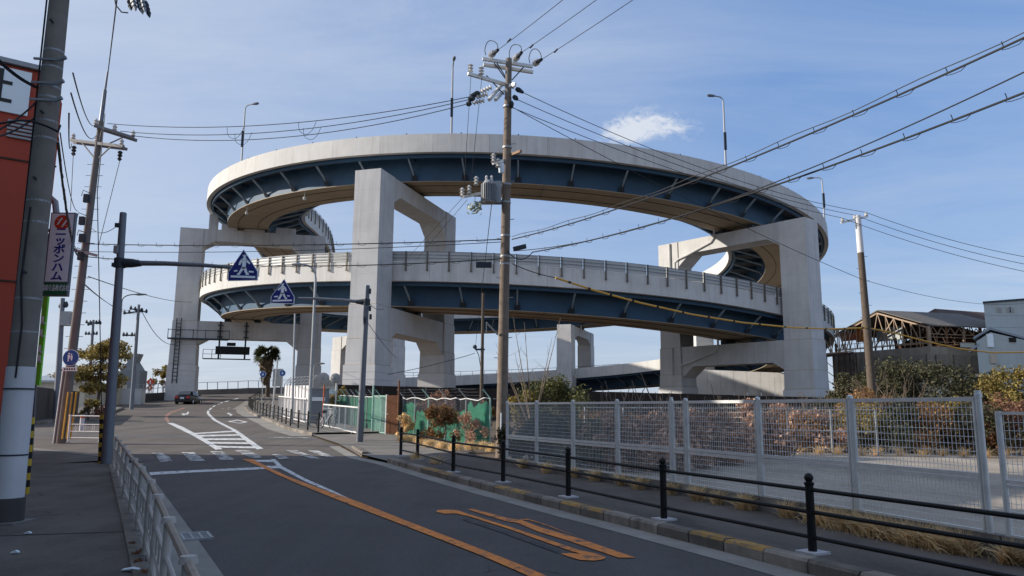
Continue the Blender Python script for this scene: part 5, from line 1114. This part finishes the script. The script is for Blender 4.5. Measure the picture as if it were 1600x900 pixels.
MB().prism([Vector((v.x,v.y,gz-1)) for v in (RE+Vector((-.3,-.5,0)),RE+axd*1.25+Vector((0,-.5,0)),RE+axd*1.25+Vector((0,12,0)),LEv+Vector((-.5,0,0)))],(0,0,fl-gz+1)).build('podium',M['podium'],t,smooth=False)
dg_=(LEv-RE).normalized(); dl=(LEv-RE).length
for i in range(4):
    c=RE+dg_*(dl*(i+.5)/4)+Vector((-.35,-.55,0)); 
    MB().obox(Vector((c.x,c.y,fl-1.7)),dg_*1.1,Vector((dg_.y,-dg_.x,0))*.05,up*.9).build('podium_panel',M['block'],t,smooth=False)
for i in range(5):
    c=RE+dg_*(dl*i/4)+Vector((-.35,-.55,0)); MB().obox(Vector((c.x,c.y,(fl+gz-1)/2)),dg_*.22,Vector((dg_.y,-dg_.x,0))*.2,up*(fl-gz+1)/2).build('pilaster',M['podium'],t,smooth=False)
for i in range(4):
    c=RE+axd*((i+.5)/4)+Vector((0,-.56,0)); MB().obox(Vector((c.x,c.y,fl-1.7)),axd*.09,(0,.06,0),up*.9).build('podium_panel',M['block'],t,smooth=False)
for z in (fl+.5,fl+1.0): tb(Vector((RE.x-.3,RE.y-.5,z)),Vector((LEv.x-.3,LEv.y-.3,z)),.05); tb(Vector((RE.x-.3,RE.y-.5,z)),Vector((RE.x,RE.y-.5,z))+axd,.05)
for i in range(18): c=RE+dg_*(dl*i/17); tb(Vector((c.x-.3,c.y-.45,fl)),Vector((c.x-.3,c.y-.45,fl+1)),.05,'truss_white','railing_post')
c=atY(1389,522,86); MB().obox(c,dg_*-1.7,(.1,.2,0),up*.75).build('corrugated_box',M['wall_grey'],t,smooth=False)
c=atY(1346,524,87); MB().obox(c,dg_*-.8,(.1,.2,0),up*.75).build('orange_box',mat('orange_box',(.62,.22,.05),.7,var=.15),t,smooth=False)
c=atY(1327,527,88); MB().obox(c,dg_*-1.2,(.1,.2,0),up*.4).build('orange_box',M['orange_paint'],t,smooth=False)
MB().prism([APx+axd*.98+dn*4,RE+axd*.98+dn*4,Vector((RE.x,RE.y,fl))+axd*.98,Vector((LEv.x,LEv.y,fl))+axd*.98,LEv+axd*.98+dn*4],axd*.02).build('end_wall',M['rust_dark'],t,smooth=False)
v=atY(1512,539,79); MB().obox(v,(.9,.2,0),(0,.03,0),(0,0,.25)).build('banner',M['board_white'],t,smooth=False); b=MB(); [b.obox(v+Vector((-.7+.28*i,-.12+.06*i,0)),(.1,.02,0),(0,.02,0),(0,0,.13)) for i in range(6)]; b.build('banner_print',M['ink_black'],t,smooth=False)
# second shed roof behind
a_,b_,c_,e_=atY(1460,484,96),atY(1552,491,100),atY(1560,507,93),atY(1478,498,90)
t=thing('rear_shed','dark roofed rear shed with white wall behind the truss shed','building',(a_.x,a_.y,gz))
MB().prism([a_,b_,c_,e_],(0,0,.15)).build('roof',M['rust_dark'],t,smooth=False); f_=atY(1442,494,97)
MB().prism([e_+Vector((0,-.3,-.1)),c_+Vector((0,-.3,-.1)),atY(1556,514,82),atY(1500,504,82)],(0,0,.1)).build('lower_roof',M['sheet_white'],t,smooth=False); MB().prism([a_,e_,f_],(0,0,.12)).build('hip_roof',M['rust_dark'],t,smooth=False)
MB().prism([Vector((v.x,v.y,gz)) for v in (f_,e_,c_,b_,a_)],(0,0,c_.z-gz-2.6)).build('wall',M['rust_dark'],t,smooth=False)
# grey clad building at the right edge
YG=74; t=thing('grey_building','pale grey clad building with flat roof at the right frame edge','building',atY(1570,600,YG))
zt=atY(1560,474,YG).z; x0=atY(1541,520,YG).x; x1=atY(1680,520,YG).x
gv=Vector((x0/YG*8+.4,8,0)); MB().prism([(x0,YG,1),(x1,YG,1),(x1,YG,zt-.1),(x0,YG,zt-.1)],gv).build('wall',M['wall_grey'],t,smooth=False); MB().prism([Vector((x0-.2,YG-.2,zt)),Vector((x1,YG-.2,zt+.75)),Vector((x1,YG-.2,zt+.75))+gv,Vector((x0-.2,YG-.2,zt))+gv],(0,0,.15)).build('roof',M['dark_steel'],t,smooth=False)
MB().prism([(x0,YG+.01,zt-.1),(x1,YG+.01,zt-.1),(x1,YG+.01,zt+.72),(x0,YG+.01,zt)],gv*.97).build('gable_wall',M['wall_grey'],t,smooth=False)
for px in (1561,1575,1580): v=atY(px,484,YG); f=MB().obox(v+Vector((0,-.03,0)),(.26,0,0),(0,.04,0),(0,0,.25)).build('window',M['wall_cream'],t,smooth=False); MB().obox(v+Vector((0,-.075,0)),(.2,0,0),(0,.01,0),(0,0,.19)).build('pane',M['galv_dull'],f,smooth=False)
for z in np.arange(zt-1.2,3,-1.2): MB().obox(((x0+x1)/2,YG-.005,z),((x1-x0)/2,0,0),(0,.01,0),(0,0,.012)).build('cladding_joint',M['galv_dull'],t,smooth=False)
YA=69; t=thing('annex_building','small pale grey gabled annex before the grey building','building',atY(1545,600,YA)); ap=atY(1547,515,YA); l0=atY(1521,530,YA); r0=atY(1640,540,YA); lx=atY(1528,560,YA).x; lb=atY(1515,562,YA)
MB().prism([(lx,YA,1),(lx,YA,l0.z-.2),ap-up*.25,(r0.x,YA,r0.z),(r0.x,YA,1)],Vector((lx/YA*5+.3,5,0))).build('wall',M['wall_grey'],t,smooth=False)
MB().prism([l0,ap,ap+up*.2,l0+up*.2],(3.7,5.2,0)).prism([ap,r0,r0+up*.2,ap+up*.2],(3.7,5.2,0)).build('roof',M['roof_blue'],t,smooth=False)
v=atY(1547,532,YA-.05); MB().obox(v,(.28,0,0),(0,.08,0),(0,0,.6)).build('vent_hood',M['board_white'],t,smooth=False); v=atY(1582,531,YA-.05); MB().obox(v,(.3,0,0),(0,.06,0),(0,0,.2)).build('window',M['dark_in'],t,smooth=False)
v=atY(1552,560,YA-.05); MB().obox(v,(.28,0,0),(0,.1,0),(0,0,.45)).build('vent_hood',M['wall_cream'],t,smooth=False)
a_,b_=atY(1514,551,YA-.1),atY(1530,539,YA-.1); MB().prism([a_,b_,b_+up*.18,a_+up*.18],(1.4,2,0)).build('porch_roof',M['roof_blue'],t,smooth=False)
v=atY(1510,590,66); MB().box(v+Vector((0,1,-1)),(5.6,2,2.6)).build('garden_wall',M['wall_cream'],None,smooth=False,label='cream garden wall below the annex behind the evergreen',cat='wall')
# white truss walkway between ramp and shed
a_,b_=atY(1262,556,84),atY(1334,548,84); t=thing('truss_walkway','white steel truss walkway with trestle legs left of the shed','walkway',(a_.x,84,3)); hh=2.6
for o in (0,1.6):
    oy=Vector((0,o,0)); n=6
    for z in (0,hh): MB().bar(a_+oy+up*z,b_+oy+up*z,.14).build('chord',M['truss_white'],t,smooth=False)
    for i in range(n):
        p_,q_2=a_.lerp(b_,i/n),a_.lerp(b_,(i+1)/n); MB().bar(p_+oy+up*(0 if i%2 else hh),q_2+oy+up*(hh if i%2 else 0),.09).build('diagonal',M['truss_white'],t,smooth=False); MB().bar(p_+oy,p_+oy+up*hh,.08).build('strut',M['truss_white'],t,smooth=False)
MB().prism([a_-up*.1,b_-up*.1,b_+Vector((0,1.6,-.1)),a_+Vector((0,1.6,-.1))],(0,0,-.25)).build('walkway_deck',M['rust_dark'],t,smooth=False); MB().prism([a_+Vector((-.3,.2,0)),a_+Vector((1.6,.2,0)),a_+Vector((1.6,.2,1.6)),a_+Vector((-.3,.2,.9))],(0,.05,0)).build('side_sheet',M['sheet_white'],t,smooth=False)
for k in (.25,.5,.75,1):
    c=a_.lerp(b_,k); 
    for s1 in(-.35,.35): MB().bar(c+Vector((s1,.3,-.3)),Vector((c.x+s1*1.2,84.3,2.5)),.1).build('trestle_leg',M['rust_dark'],t,smooth=False)
    for z in (1,2,3): MB().bar(Vector((c.x-.38,84.3,c.z-z)),Vector((c.x+.38,84.3,c.z-z-.6)),.06).build('trestle_brace',M['rust_dark'],t,smooth=False)
# ================================================================ BACKGROUND LEFT
Yw=56; a_,b_=atY(54,604,44),atY(124,612,58); t=thing('dark_boundary_wall','dark stained boundary wall behind the left sidewalk corner','wall',(a_.x,a_.y,.5))
for i in range(7): p_,q_2=a_.lerp(b_,i/7),a_.lerp(b_,(i+.985)/7); MB().prism([(p_.x,p_.y,0),(q_2.x,q_2.y,0),(q_2.x,q_2.y,q_2.z),(p_.x,p_.y,p_.z)],(-.1,.25,0)).build('panel',M['wall_dark'],t,smooth=False)
MB().prism([Vector((v.x,v.y,zg(v.y))) for v in (a_+Vector((-12,-6,0)),a_,a_+Vector((-9,-10,0)))],(0,0,a_.z-zg(a_.y))).build('return_wall',M['wall_dark'],t,smooth=False)
Yb=74; t=thing('white_warehouse','low cream warehouse with blue-grey roof beyond the boundary wall','building',atY(90,620,Yb)); x0,x1=atY(40,600,Yb).x,atY(134,600,Yb).x; ze=atY(90,597,Yb).z; zr=atY(90,586,Yb).z
MB().box(((x0+x1)/2,Yb+4,ze/2),(x1-x0,8,ze)).build('wall',M['wall_cream'],t,smooth=False)
MB().prism([(x0-.4,Yb-.4,ze),(x1+.4,Yb-.4,ze),(x1+.4,Yb+4,zr),(x0-.4,Yb+4,zr)],(0,0,.15)).build('roof',M['roof_blue'],t,smooth=False)
# raised planting bed and kerb on the left corner
pts=[G(x,y) for x,y in ((58,664),(128,652),(168,648),(192,639))]
struct(strip([(v.x,v.y) for v in pts],[(v.x-6,v.y+5) for v in pts],.14,16,3).build('planting_bed',M['apron'],smooth=False))
k=struct(link('kerb',None,None,Vector((0,0,0))))
L=plen(pts); s_=.3
while s_<L:
    v,tg=polyline_at([(q_.x,q_.y) for q_ in pts],s_); link('kerb_stone',SM,k,(v.x,v.y,zg(v.y)),math.atan2(tg.y,tg.x)); s_+=.6
# guard blocks and railing at the left road edge beyond the bed
v=G(200,632); MB().box(v+Vector((0,.5,.6)),(2.6,1.0,1.9)).box(v+Vector((0,.5,1.6)),(2.7,1.1,.12)).build('abutment_block',M['concrete'],None,smooth=False,label='pale concrete end block of the roadside wall at left',cat='block')
a_,b_=atY(208,613,84),atY(268,606,91); t=thing('roadside_wall','low dark roadside wall with pipe railing left of the car','wall',(a_.x,a_.y,1.9))
for i in range(6): p_,q_2=a_.lerp(b_,i/6),a_.lerp(b_,(i+.98)/6); MB().prism([(p_.x,p_.y,zg(p_.y)-.2),(q_2.x,q_2.y,zg(q_2.y)-.2),(q_2.x,q_2.y,zg(q_2.y)+.95),(p_.x,p_.y,zg(p_.y)+.95)],(-.2,.2,0)).build('panel',M['wall_dark'],t,smooth=False)
for i in range(9): p_=a_.lerp(b_,i/8); MB().bar(Vector((p_.x,p_.y,zg(p_.y)+.9)),Vector((p_.x,p_.y,zg(p_.y)+2.0)),.07).build('railing_post',M['galv_dull'],t,smooth=False)
for z in (1.5,2.0): MB().bar(Vector((a_.x,a_.y,zg(a_.y)+z)),Vector((b_.x,b_.y,zg(b_.y)+z)),.06).build('rail',M['galv_dull'],t,smooth=False)
# parapet of the ramp start (outer edge) with tall fence: embankment wall
for (px,py,l,r_) in ((235,597,'upper red diamond warning sign far left',.5),(234,606,'lower amber diamond warning sign far left',.42)):
    c=atY(px,py,88); t=thing('warning_sign',l,'sign',(c.x,88,zg(88))); MB().cyl(Vector((c.x,88.05,zg(88))),c,.04,.04,6).build('post',M['galv_dull'],t)
    MB().prism([c+Vector((x,-.02,z)) for x,z in ((-r_,0),(0,-r_),(r_,0),(0,r_))],(0,.03,0)).build('face',M['logo_red'] if r_>.45 else M['orange_paint'],t,smooth=False); MB().obox(c+Vector((0,-.035,0)),(r_*.12,0,0),(0,.005,0),(0,0,r_*.4)).build('mark',M['board_white'],t,smooth=False)
c=G(127,674,.1); t=thing('bollard','short white bollard before the planting bed at left','bollard',c); MB().cyl(c,c+up*.75,.1,.095,12).build('post',M['sheet_white'],t); MB().tube([c+up*.6,c+up*.68],[.103,.103],12).build('band',M['orange_paint'],t)
# distant skyline and water tower
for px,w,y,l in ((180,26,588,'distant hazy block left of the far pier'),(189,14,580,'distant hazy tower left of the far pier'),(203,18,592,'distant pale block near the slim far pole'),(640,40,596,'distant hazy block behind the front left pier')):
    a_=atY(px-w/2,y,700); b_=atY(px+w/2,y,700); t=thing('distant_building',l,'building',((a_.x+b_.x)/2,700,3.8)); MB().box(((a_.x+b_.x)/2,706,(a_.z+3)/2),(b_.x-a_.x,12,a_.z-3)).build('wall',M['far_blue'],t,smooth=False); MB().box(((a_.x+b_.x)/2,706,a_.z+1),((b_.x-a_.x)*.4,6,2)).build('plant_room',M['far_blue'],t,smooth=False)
c=atY(202,600,100); t=thing('pump_house','small grey pump house with round sign left of slim far pole','hut',(c.x,100,3)); MB().box((c.x,101,c.z-.6),(2.6,2,4.8)).build('wall',M['shed_grey'],t,smooth=False); MB().prism([(c.x-1.3,100,c.z+1.8),(c.x+1.3,100,c.z+1.8),(c.x+.5,100,c.z+2.9),(c.x+.9,100,c.z+4),(c.x-1.0,100,c.z+4),(c.x-.5,100,c.z+2.9)],(0,1.4,0)).build('hopper',M['shed_grey'],t,smooth=False)
MB().lathe((c.x,99.95,c.z-2.4),[(.9,0),(.9,.04)],20,(0,-1,0)).build('round_plate',M['board_white'],t)
# far fence on the ramp start: posts and rails outside the bend
t=thing('bend_fence','tall post fence on the concrete wall round the far road bend','fence',(-41,100,3))
pv=[]
for x,y,yb in ((309,598,620),(324,597.5,619),(340,597,618),(356,596.5,617),(372,596,616),(388,595,615),(404,595,614),(420,594.5,613),(438,594,612),(454,593.5,612),(472,593,612),(490,592,611)):
    pv.append((atY(x,y,104+ (x-309)*.09),atY(x,y+11,104+(x-309)*.09)))
for (a_,b_) in pv: MB().bar(b_-up*.1,a_,.08).build('post',M['galv_dull'],t,smooth=False)
for (a_,b_),(c_,e_) in zip(pv,pv[1:]):
    MB().bar(a_,c_,.06).build('rail',M['galv_dull'],t,smooth=False); MB().prism([Vector((b_.x,b_.y,2.5)),Vector((e_.x,e_.y,2.5)),e_,b_],(0,.3,0)).build('wall_panel',M['block'],t,smooth=False)
# ================================================================ VEGETATION
def branchy(mb,p,d,L,r,depth,tips,spread=.6,n=3):
    q=p+d*L; m=p.lerp(q,.5)+Vector((random.gauss(0,.05),random.gauss(0,.05),0))*L; mb.tube([p,m,q],[r,r*.85,r*.65],6 if r>.02 else 4)
    tips.append(q)
    if depth:
        for i in range(n):
            e=(d+Vector((random.gauss(0,spread),random.gauss(0,spread),random.gauss(.1,spread*.6)))).normalized(); branchy(mb,p.lerp(q,random.uniform(.55,1)),e,L*random.uniform(.6,.85),r*.6,depth-1,tips,spread,n)
def plant(name,label,cat,base,H,W_,m,n,size,trunk=.3,r=.08,clumps=22,lean=(0,0,0),flat=1.,group=None,depth=2,bark='bark',elong=1.6,drop=0,stems=None):
    base=Vector(base); t=thing(name,label,cat,base,group); b=MB(); tips=[]
    k=stems or (3 if trunk<.15 else 1)
    for i in range(k):
        d=(up+Vector(lean)+Vector((random.gauss(0,.25*(k>1)),random.gauss(0,.25*(k>1)),0))).normalized(); off_=Vector((random.gauss(0,.22),random.gauss(0,.22),0))*W_*(stems is not None); branchy(b,base+off_-up*.1,d,(H*max(trunk,.3)+.1) if not stems else H*random.uniform(.55,.9),r,depth,tips,.55 if not stems else .25)
    b.build('trunk',M[bark],t); cl=[]
    for i in range(clumps):
        a=random.random()*2*math.pi; rr=math.sqrt(random.random()); z=random.random()
        z0=H*trunk; w=W_/2*math.sin(math.pi*min(1,.18+.72*z))**.6
        c=base+Vector(lean)*H*.6+Vector((math.cos(a)*rr*w,math.sin(a)*rr*w*.9,z0+(H-z0)*(.08+.84*z*(1-.25*rr)))); s=random.uniform(.5,1)*W_*.17
        cl.append((c,(s,s,s*flat)))
    foliage('crown',M[m],cl,n,size,t,drop,elong)
    return t
# left autumn tree (tiered) and shrubs in the bed
tb_=G(150,648,.1); t=thing('autumn_tree','broad tiered autumn tree in the left planting bed','tree',tb_); b=MB(); tips=[]; H=atY(160,535,tb_.y).z-tb_.z
trunk=[tb_,tb_+Vector((.1,0,H*.35)),tb_+Vector((-.1,.1,H*.7)),tb_+Vector((.25,0,H*.97))]; b.tube(trunk,[.13,.1,.07,.03],8); cl=[]
for (px0,px1,py,th) in ((150,196,540,5),(122,178,552,6),(150,200,556,4),(100,190,574,7),(120,194,590,6),(130,182,604,5),(90,140,585,5)):
    for i in range(7):
        x=px0+(px1-px0)*(i+.5)/7; c=atY(x,py+random.uniform(-th,th),tb_.y+random.uniform(-1,1)); cl.append((c,(.6,.65,.36))); z=random.uniform(.35,.9); a_=trunk[1].lerp(trunk[3],z); b.tube([a_,a_.lerp(c,.5)+up*.1,c],[.03,.02,.008],5)
b.build('trunk',M['bark'],t); foliage('crown',M['leaf_olive'],cl,11000,.11,t)
plant('shrub','leafy olive shrub under the left autumn tree','shrub',G(138,655,.1),1.5,1.5,'leaf_olive',1500,.08,.1,.03,12)
plant('dry_shrub','bare brownish twig shrub right of the left autumn tree','shrub',G(158,655,.1),.9,1.7,'leaf_red',900,.06,.1,.02,12,depth=3,bark='twig')
# palm
pb=atY(417,640,96); pb.z=zg(96); pt=atY(417,560,96); t=thing('palm_tree','fan palm with shaggy skirt between the far pier legs','tree',pb)
MB().tube([pb,pb.lerp(pt,.5)+Vector((.1,0,0)),pt],[.28,.26,.3],10).build('trunk',M['bark'],t)
def fan(dirs,L,m,nm,c):
    mb=MB()
    for d in dirs:
        side=d.orthogonal().normalized()
        for k in range(9):
            a=(k-4)*.2; e=(d*math.cos(a)+side*math.sin(a)); q_=c+d*L*.45+e*L*.55-up*abs(random.gauss(.1,.08))*L; n_2=d.cross(side)*.0; w=.05*L; mb.add([c+d*L*.40-side*.02,c+d*L*.42+e*L*.25+side*w*math.cos(a),q_,c+d*L*.42+e*L*.25-side*w*math.cos(a)],[(0,1,2,3)])
        mb.tube([c,c+d*L*.42],.025,4)
    return mb.build(nm,m,t)
ds=[]
for i in range(80): a=random.random()*2*math.pi; z=random.uniform(-.5,1); ds.append(Vector((math.cos(a),math.sin(a),z)).normalized())
fan(ds,1.85,M['palm'],'fronds',pt+up*.45); ds=[]
for i in range(40): a=random.random()*2*math.pi; ds.append(Vector((math.cos(a)*.85,math.sin(a)*.85,-1)).normalized())
foliage('skirt',M['palm_dry'],[(pt-up*(.35+.32*k),(.82-.05*k,.82-.05*k,.4)) for k in range(9)],2600,.17,t,2.5,4.5)
# centre shrub behind the fence corner
def at_ground(px,Y): v=atY(px,600,Y); return Vector((v.x,Y,zg(Y)+.05))
plant('broadleaf_shrub','rounded green and bronze shrub right of the wooden pole','shrub',at_ground(868,33),2.75,3.6,'leaf_green',9000,.075,.12,.05,44)
plant('broadleaf_shrub','bronze leaved shrub tucked against the wooden pole foot','shrub',at_ground(812,31),2.35,1.9,'leaf_olive',2200,.09,.1,.04,16)
# bare saplings
for px,Y,l,ww in ((832,30,'bare sapling with wide forked twigs right of the wooden pole',1.05),(850,36,'thin bare sapling in front of the back pier',.7)):
    b_=at_ground(px,Y); mb=MB(); tips=[]
    for k in range(7):
        d=Vector((random.uniform(-.5,.6),random.uniform(-.2,.2),1)).normalized(); L=random.uniform(2.6,4.6)*ww; mb.tube([b_+up*.4,b_+d*L*.5+up*.3,b_+d*L+up*.4+Vector((d.x*.3,0,0))],[.03,.02,.006],5)
        for j in range(4): a_=b_+d*L*(.4+.15*j)+up*.3; mb.tube([a_,a_+Vector((random.gauss(0,.3),random.gauss(0,.2),.35))],[.009,.003],4)
    mb.build('bare_sapling',M['twig'],None,label=l,cat='sapling')
# overgrown shrub before the green net
plant('dry_shrub','overgrown brown and grey shrub before the sagging green net','shrub',G(688,694,.1),1.55,1.7,'leaf_rust',2600,.06,.05,.02,24,depth=3,bark='twig',group='dry shrubs')
plant('dry_shrub','rust coloured vine mound climbing over the green net fence','shrub',at_ground(684,34),2.35,2.0,'leaf_red',2200,.07,.1,.02,18,depth=3,bark='twig',group='dry shrubs')
plant('dry_shrub','pale dry weeds at the foot of the rusty gate leaf','shrub',G(630,684,.06),1.25,.8,'grass_dry',1500,.05,.05,.015,14,depth=2,bark='twig',group='dry shrubs',elong=3)
plant('dry_shrub','straggly dead shrub between green net and wooden pole','shrub',G(735,697,.1),1.35,1.3,'leaf_dry',1300,.05,.05,.018,16,depth=3,bark='twig',group='dry shrubs')
plant('dry_shrub','rust vine clump over the net beside the wooden pole','shrub',at_ground(757,29),2.0,1.1,'leaf_rust',1300,.07,.1,.02,12,depth=3,bark='twig',group='dry shrubs')
plant('dry_shrub','yellowish shrub behind the fence under the small mirror','shrub',at_ground(534,47),2.3,2.2,'leaf_olive',900,.1,.1,.02,10,depth=2,bark='twig',group='dry shrubs')
# bushes behind the mesh fence: left to right
rowb=[(832,20.0,1.5,1.5,'leaf_dark','dark ivy bush behind the leftmost mesh panels'),(872,18.9,1.45,1.6,'leaf_dark','dark ivy bush behind the second mesh panels'),(925,18.0,1.4,1.7,'leaf_green','mixed green bush behind the mesh fence left of the dry bushes'),
 (966,17.4,1.35,1.5,'leaf_dry','leftmost tall dry pinkish bush behind the mesh fence'),(1013,17.3,1.4,1.6,'leaf_dry','second dry pinkish bush behind the mesh fence'),(1062,17.9,1.5,1.7,'leaf_dry','third dry pinkish bush behind the mesh fence, behind the double post'),(1115,19.4,1.3,1.9,'leaf_dry','low dry bush behind the mesh fence under the right pier'),
 (1168,21.5,1.4,2.0,'leaf_dry','dry straw bush right of the right pier foot'),(1228,25,1.35,2.3,'leaf_rust','reddish dry bush in mid lot'),(1282,24.8,1.35,2.3,'leaf_dry','pale dry bush before the evergreen'),
 (1340,24.6,1.75,2.4,'leaf_olive','olive hedge bush behind the tall mesh panel'),(1400,24.2,1.7,2.6,'leaf_dark','dark hedge bush behind the tall mesh panel'),(1465,24,1.75,2.6,'leaf_rust','rust hedge bush behind the tall mesh panel'),(1530,23.6,1.65,2.6,'leaf_dark','dark hedge bush behind the fence end post'),(1600,23.4,1.6,2.8,'leaf_red','reddish hedge bush at the right frame edge')]
rowb+=[(x,27.2+random.uniform(-.5,.5),random.uniform(1.15,1.4),2.6,random.choice(('leaf_dry','leaf_dry','leaf_rust')),'tall dry brush %s in the rear row behind the lot'%n_) for x,n_ in ((945,'at far left'),(1000,'second from left'),(1055,'third from left'),(1110,'fourth from left'),(1165,'fifth from left'),(1225,'sixth from left'),(1290,'seventh from left'))]
for px,Y,H,w,m,l in rowb: plant('hedge_bush',l,'bush',at_ground(px,Y),H+(.15 if m=='leaf_dry' else 0),w*1.1,m,8000 if m=='leaf_dry' else 6000,.055 if m!='leaf_dry' else .075,.04,.02,26,depth=3 if m!='leaf_dry' else 1,stems=None if m!='leaf_dry' else 16,bark='twig',group='bushes behind the mesh fence',elong=2.2 if m=='leaf_dry' else 1.6)
# larger shrubs and trees on the right
plant('evergreen_tree','large dark evergreen tree before the truss shed podium','tree',at_ground(1425,40),4.4,6.2,'leaf_dark',17000,.085,.2,.14,70,flat=.7)
plant('evergreen_tree','dark evergreen tree left of the right wooden pole','tree',at_ground(1335,42),3.6,3.0,'leaf_dark',8000,.085,.15,.1,36)
plant('broadleaf_shrub','orange green shrub at the foot of the right wooden pole','shrub',at_ground(1350,33),2.35,3.0,'leaf_rust',7000,.07,.1,.04,34)
plant('broadleaf_shrub','low bronze shrub right of the tall mesh post','shrub',at_ground(1480,32),2.2,2.6,'leaf_olive',2600,.09,.1,.04,20)
plant('evergreen_tree','olive leaved tree at the right frame edge','tree',at_ground(1592,36),3.9,3.4,'leaf_olive',10000,.08,.12,.1,44)
plant('evergreen_tree','dark ragged tree before the annex','tree',at_ground(1528,42),3.6,3.2,'leaf_dark',3600,.13,.25,.08,20)
plant('dry_shrub','red brown twiggy shrub below the olive tree at right','shrub',at_ground(1560,30),1.95,2.6,'leaf_red',2600,.07,.08,.03,20,depth=3,bark='twig',group='dry shrubs')
plant('broadleaf_shrub','low dark shrub behind the right pier foot','shrub',at_ground(1290,50),2.0,3.0,'leaf_dark',1800,.13,.1,.05,14)
for px,l in ((1365,'pale bare twig bush beside the right wooden pole'),(1402,'pale bare twig bush in front of the evergreen')):
    b_=at_ground(px,31); mb=MB(); tips=[]
    for k in range(4): branchy(mb,b_+up*.5,Vector((random.gauss(0,.3),random.gauss(0,.2),1)).normalized(),1.1,.025,3,tips,.4,2)
    mb.build('bare_shrub',M['twig'],None,label=l,cat='shrub')
# greenery far left beyond the car
plant('broadleaf_shrub','small green tree far left beside the far pier','tree',at_ground(256,98),4.2,3.2,'leaf_olive',1400,.2,.2,.08,12)
# ---- dry grass along the block wall and kerbs (uncountable)
def grass(name,label,spots,n,h,m='grass_dry'):
    vs=[];fs=[]
    for c,w in spots:
        for i in range(int(n*w)):
            a=random.random()*6.28; r=abs(random.gauss(0,.5))*w*.45; p_=c+Vector((math.cos(a)*r,math.sin(a)*r,0)); hh=h*random.uniform(.4,1.15)*max(.35,1-r/w*.7); d=Vector((random.gauss(0,.45),random.gauss(0,.45),1)).normalized(); s1=d.orthogonal().normalized()*.0055; k=len(vs)
            q_=p_+d*hh*.6; e=p_+d*hh+Vector((d.x,d.y,-.35))*hh*.35; vs+=[p_-s1,p_+s1,q_+s1*.8,q_-s1*.8,e]; fs+=[(k,k+1,k+2,k+3),(k+3,k+2,k+4)]
    me=bpy.data.meshes.new(name); me.from_pydata([tuple(v) for v in vs],[],fs); me.materials.append(M[m]); return link(name,me,None,label=label,cat='grass',kind='stuff')
sp=[]
for s_,w in ((1.3,.15),(2.6,.2),(3.6,.14),(4.4,.2),(5.3,.14),(5.9,.22),(6.8,.16),(7.6,.24),(8.1,.15),(8.7,.26),(9.5,.22),(10.1,.42),(10.35,.5),(10.6,.55),(10.85,.55),(11.1,.55),(11.35,.5),(11.6,.5),(11.85,.45),(12.1,.4),(12.6,.3),(13.1,.35),(13.7,.3)):
    v,tg=polyline_at(FEN,s_); nrm=Vector((tg.y,-tg.x,0)); nrm=nrm if nrm.x<0 else -nrm; sp.append((Vector((v.x,v.y,zg(v.y)+.13))+nrm*(.16+.1*random.random()),w))
grass('dry_grass','golden dry grass tufts along the low block wall under the mesh fence',sp,1500,.32)
sp=[(G(x,y,.08),w) for x,y,w in ((640,690,.5),(655,694,.5),(672,698,.6),(690,702,.6),(712,704,.6),(735,703,.6),(755,702,.5),(768,706,.4),(650,722,.25),(680,728,.2),(628,690,.4))]
grass('dry_grass','dry grass at the foot of the shrubs beside the driveway',sp,700,.38)
sp=[(G(x,y,.07),w) for x,y,w in ((218,878,.16),(222,862,.14),(228,895,.16),(207,850,.1),(214,866,.12))]
grass('dead_leaves','dead leaf litter and weeds at the guardrail foot',sp,420,.045,'leaf_red')
# rough grass inside the lot before the bushes
sp=[(Vector((x,24.0-.18*(x-3)+random.uniform(-.3,.3),zg(24)+.16)),.5) for x in np.arange(2.6,15,.55)]
grass('dry_grass','rough dry grass below the bushes behind the lot',sp,300,.4)
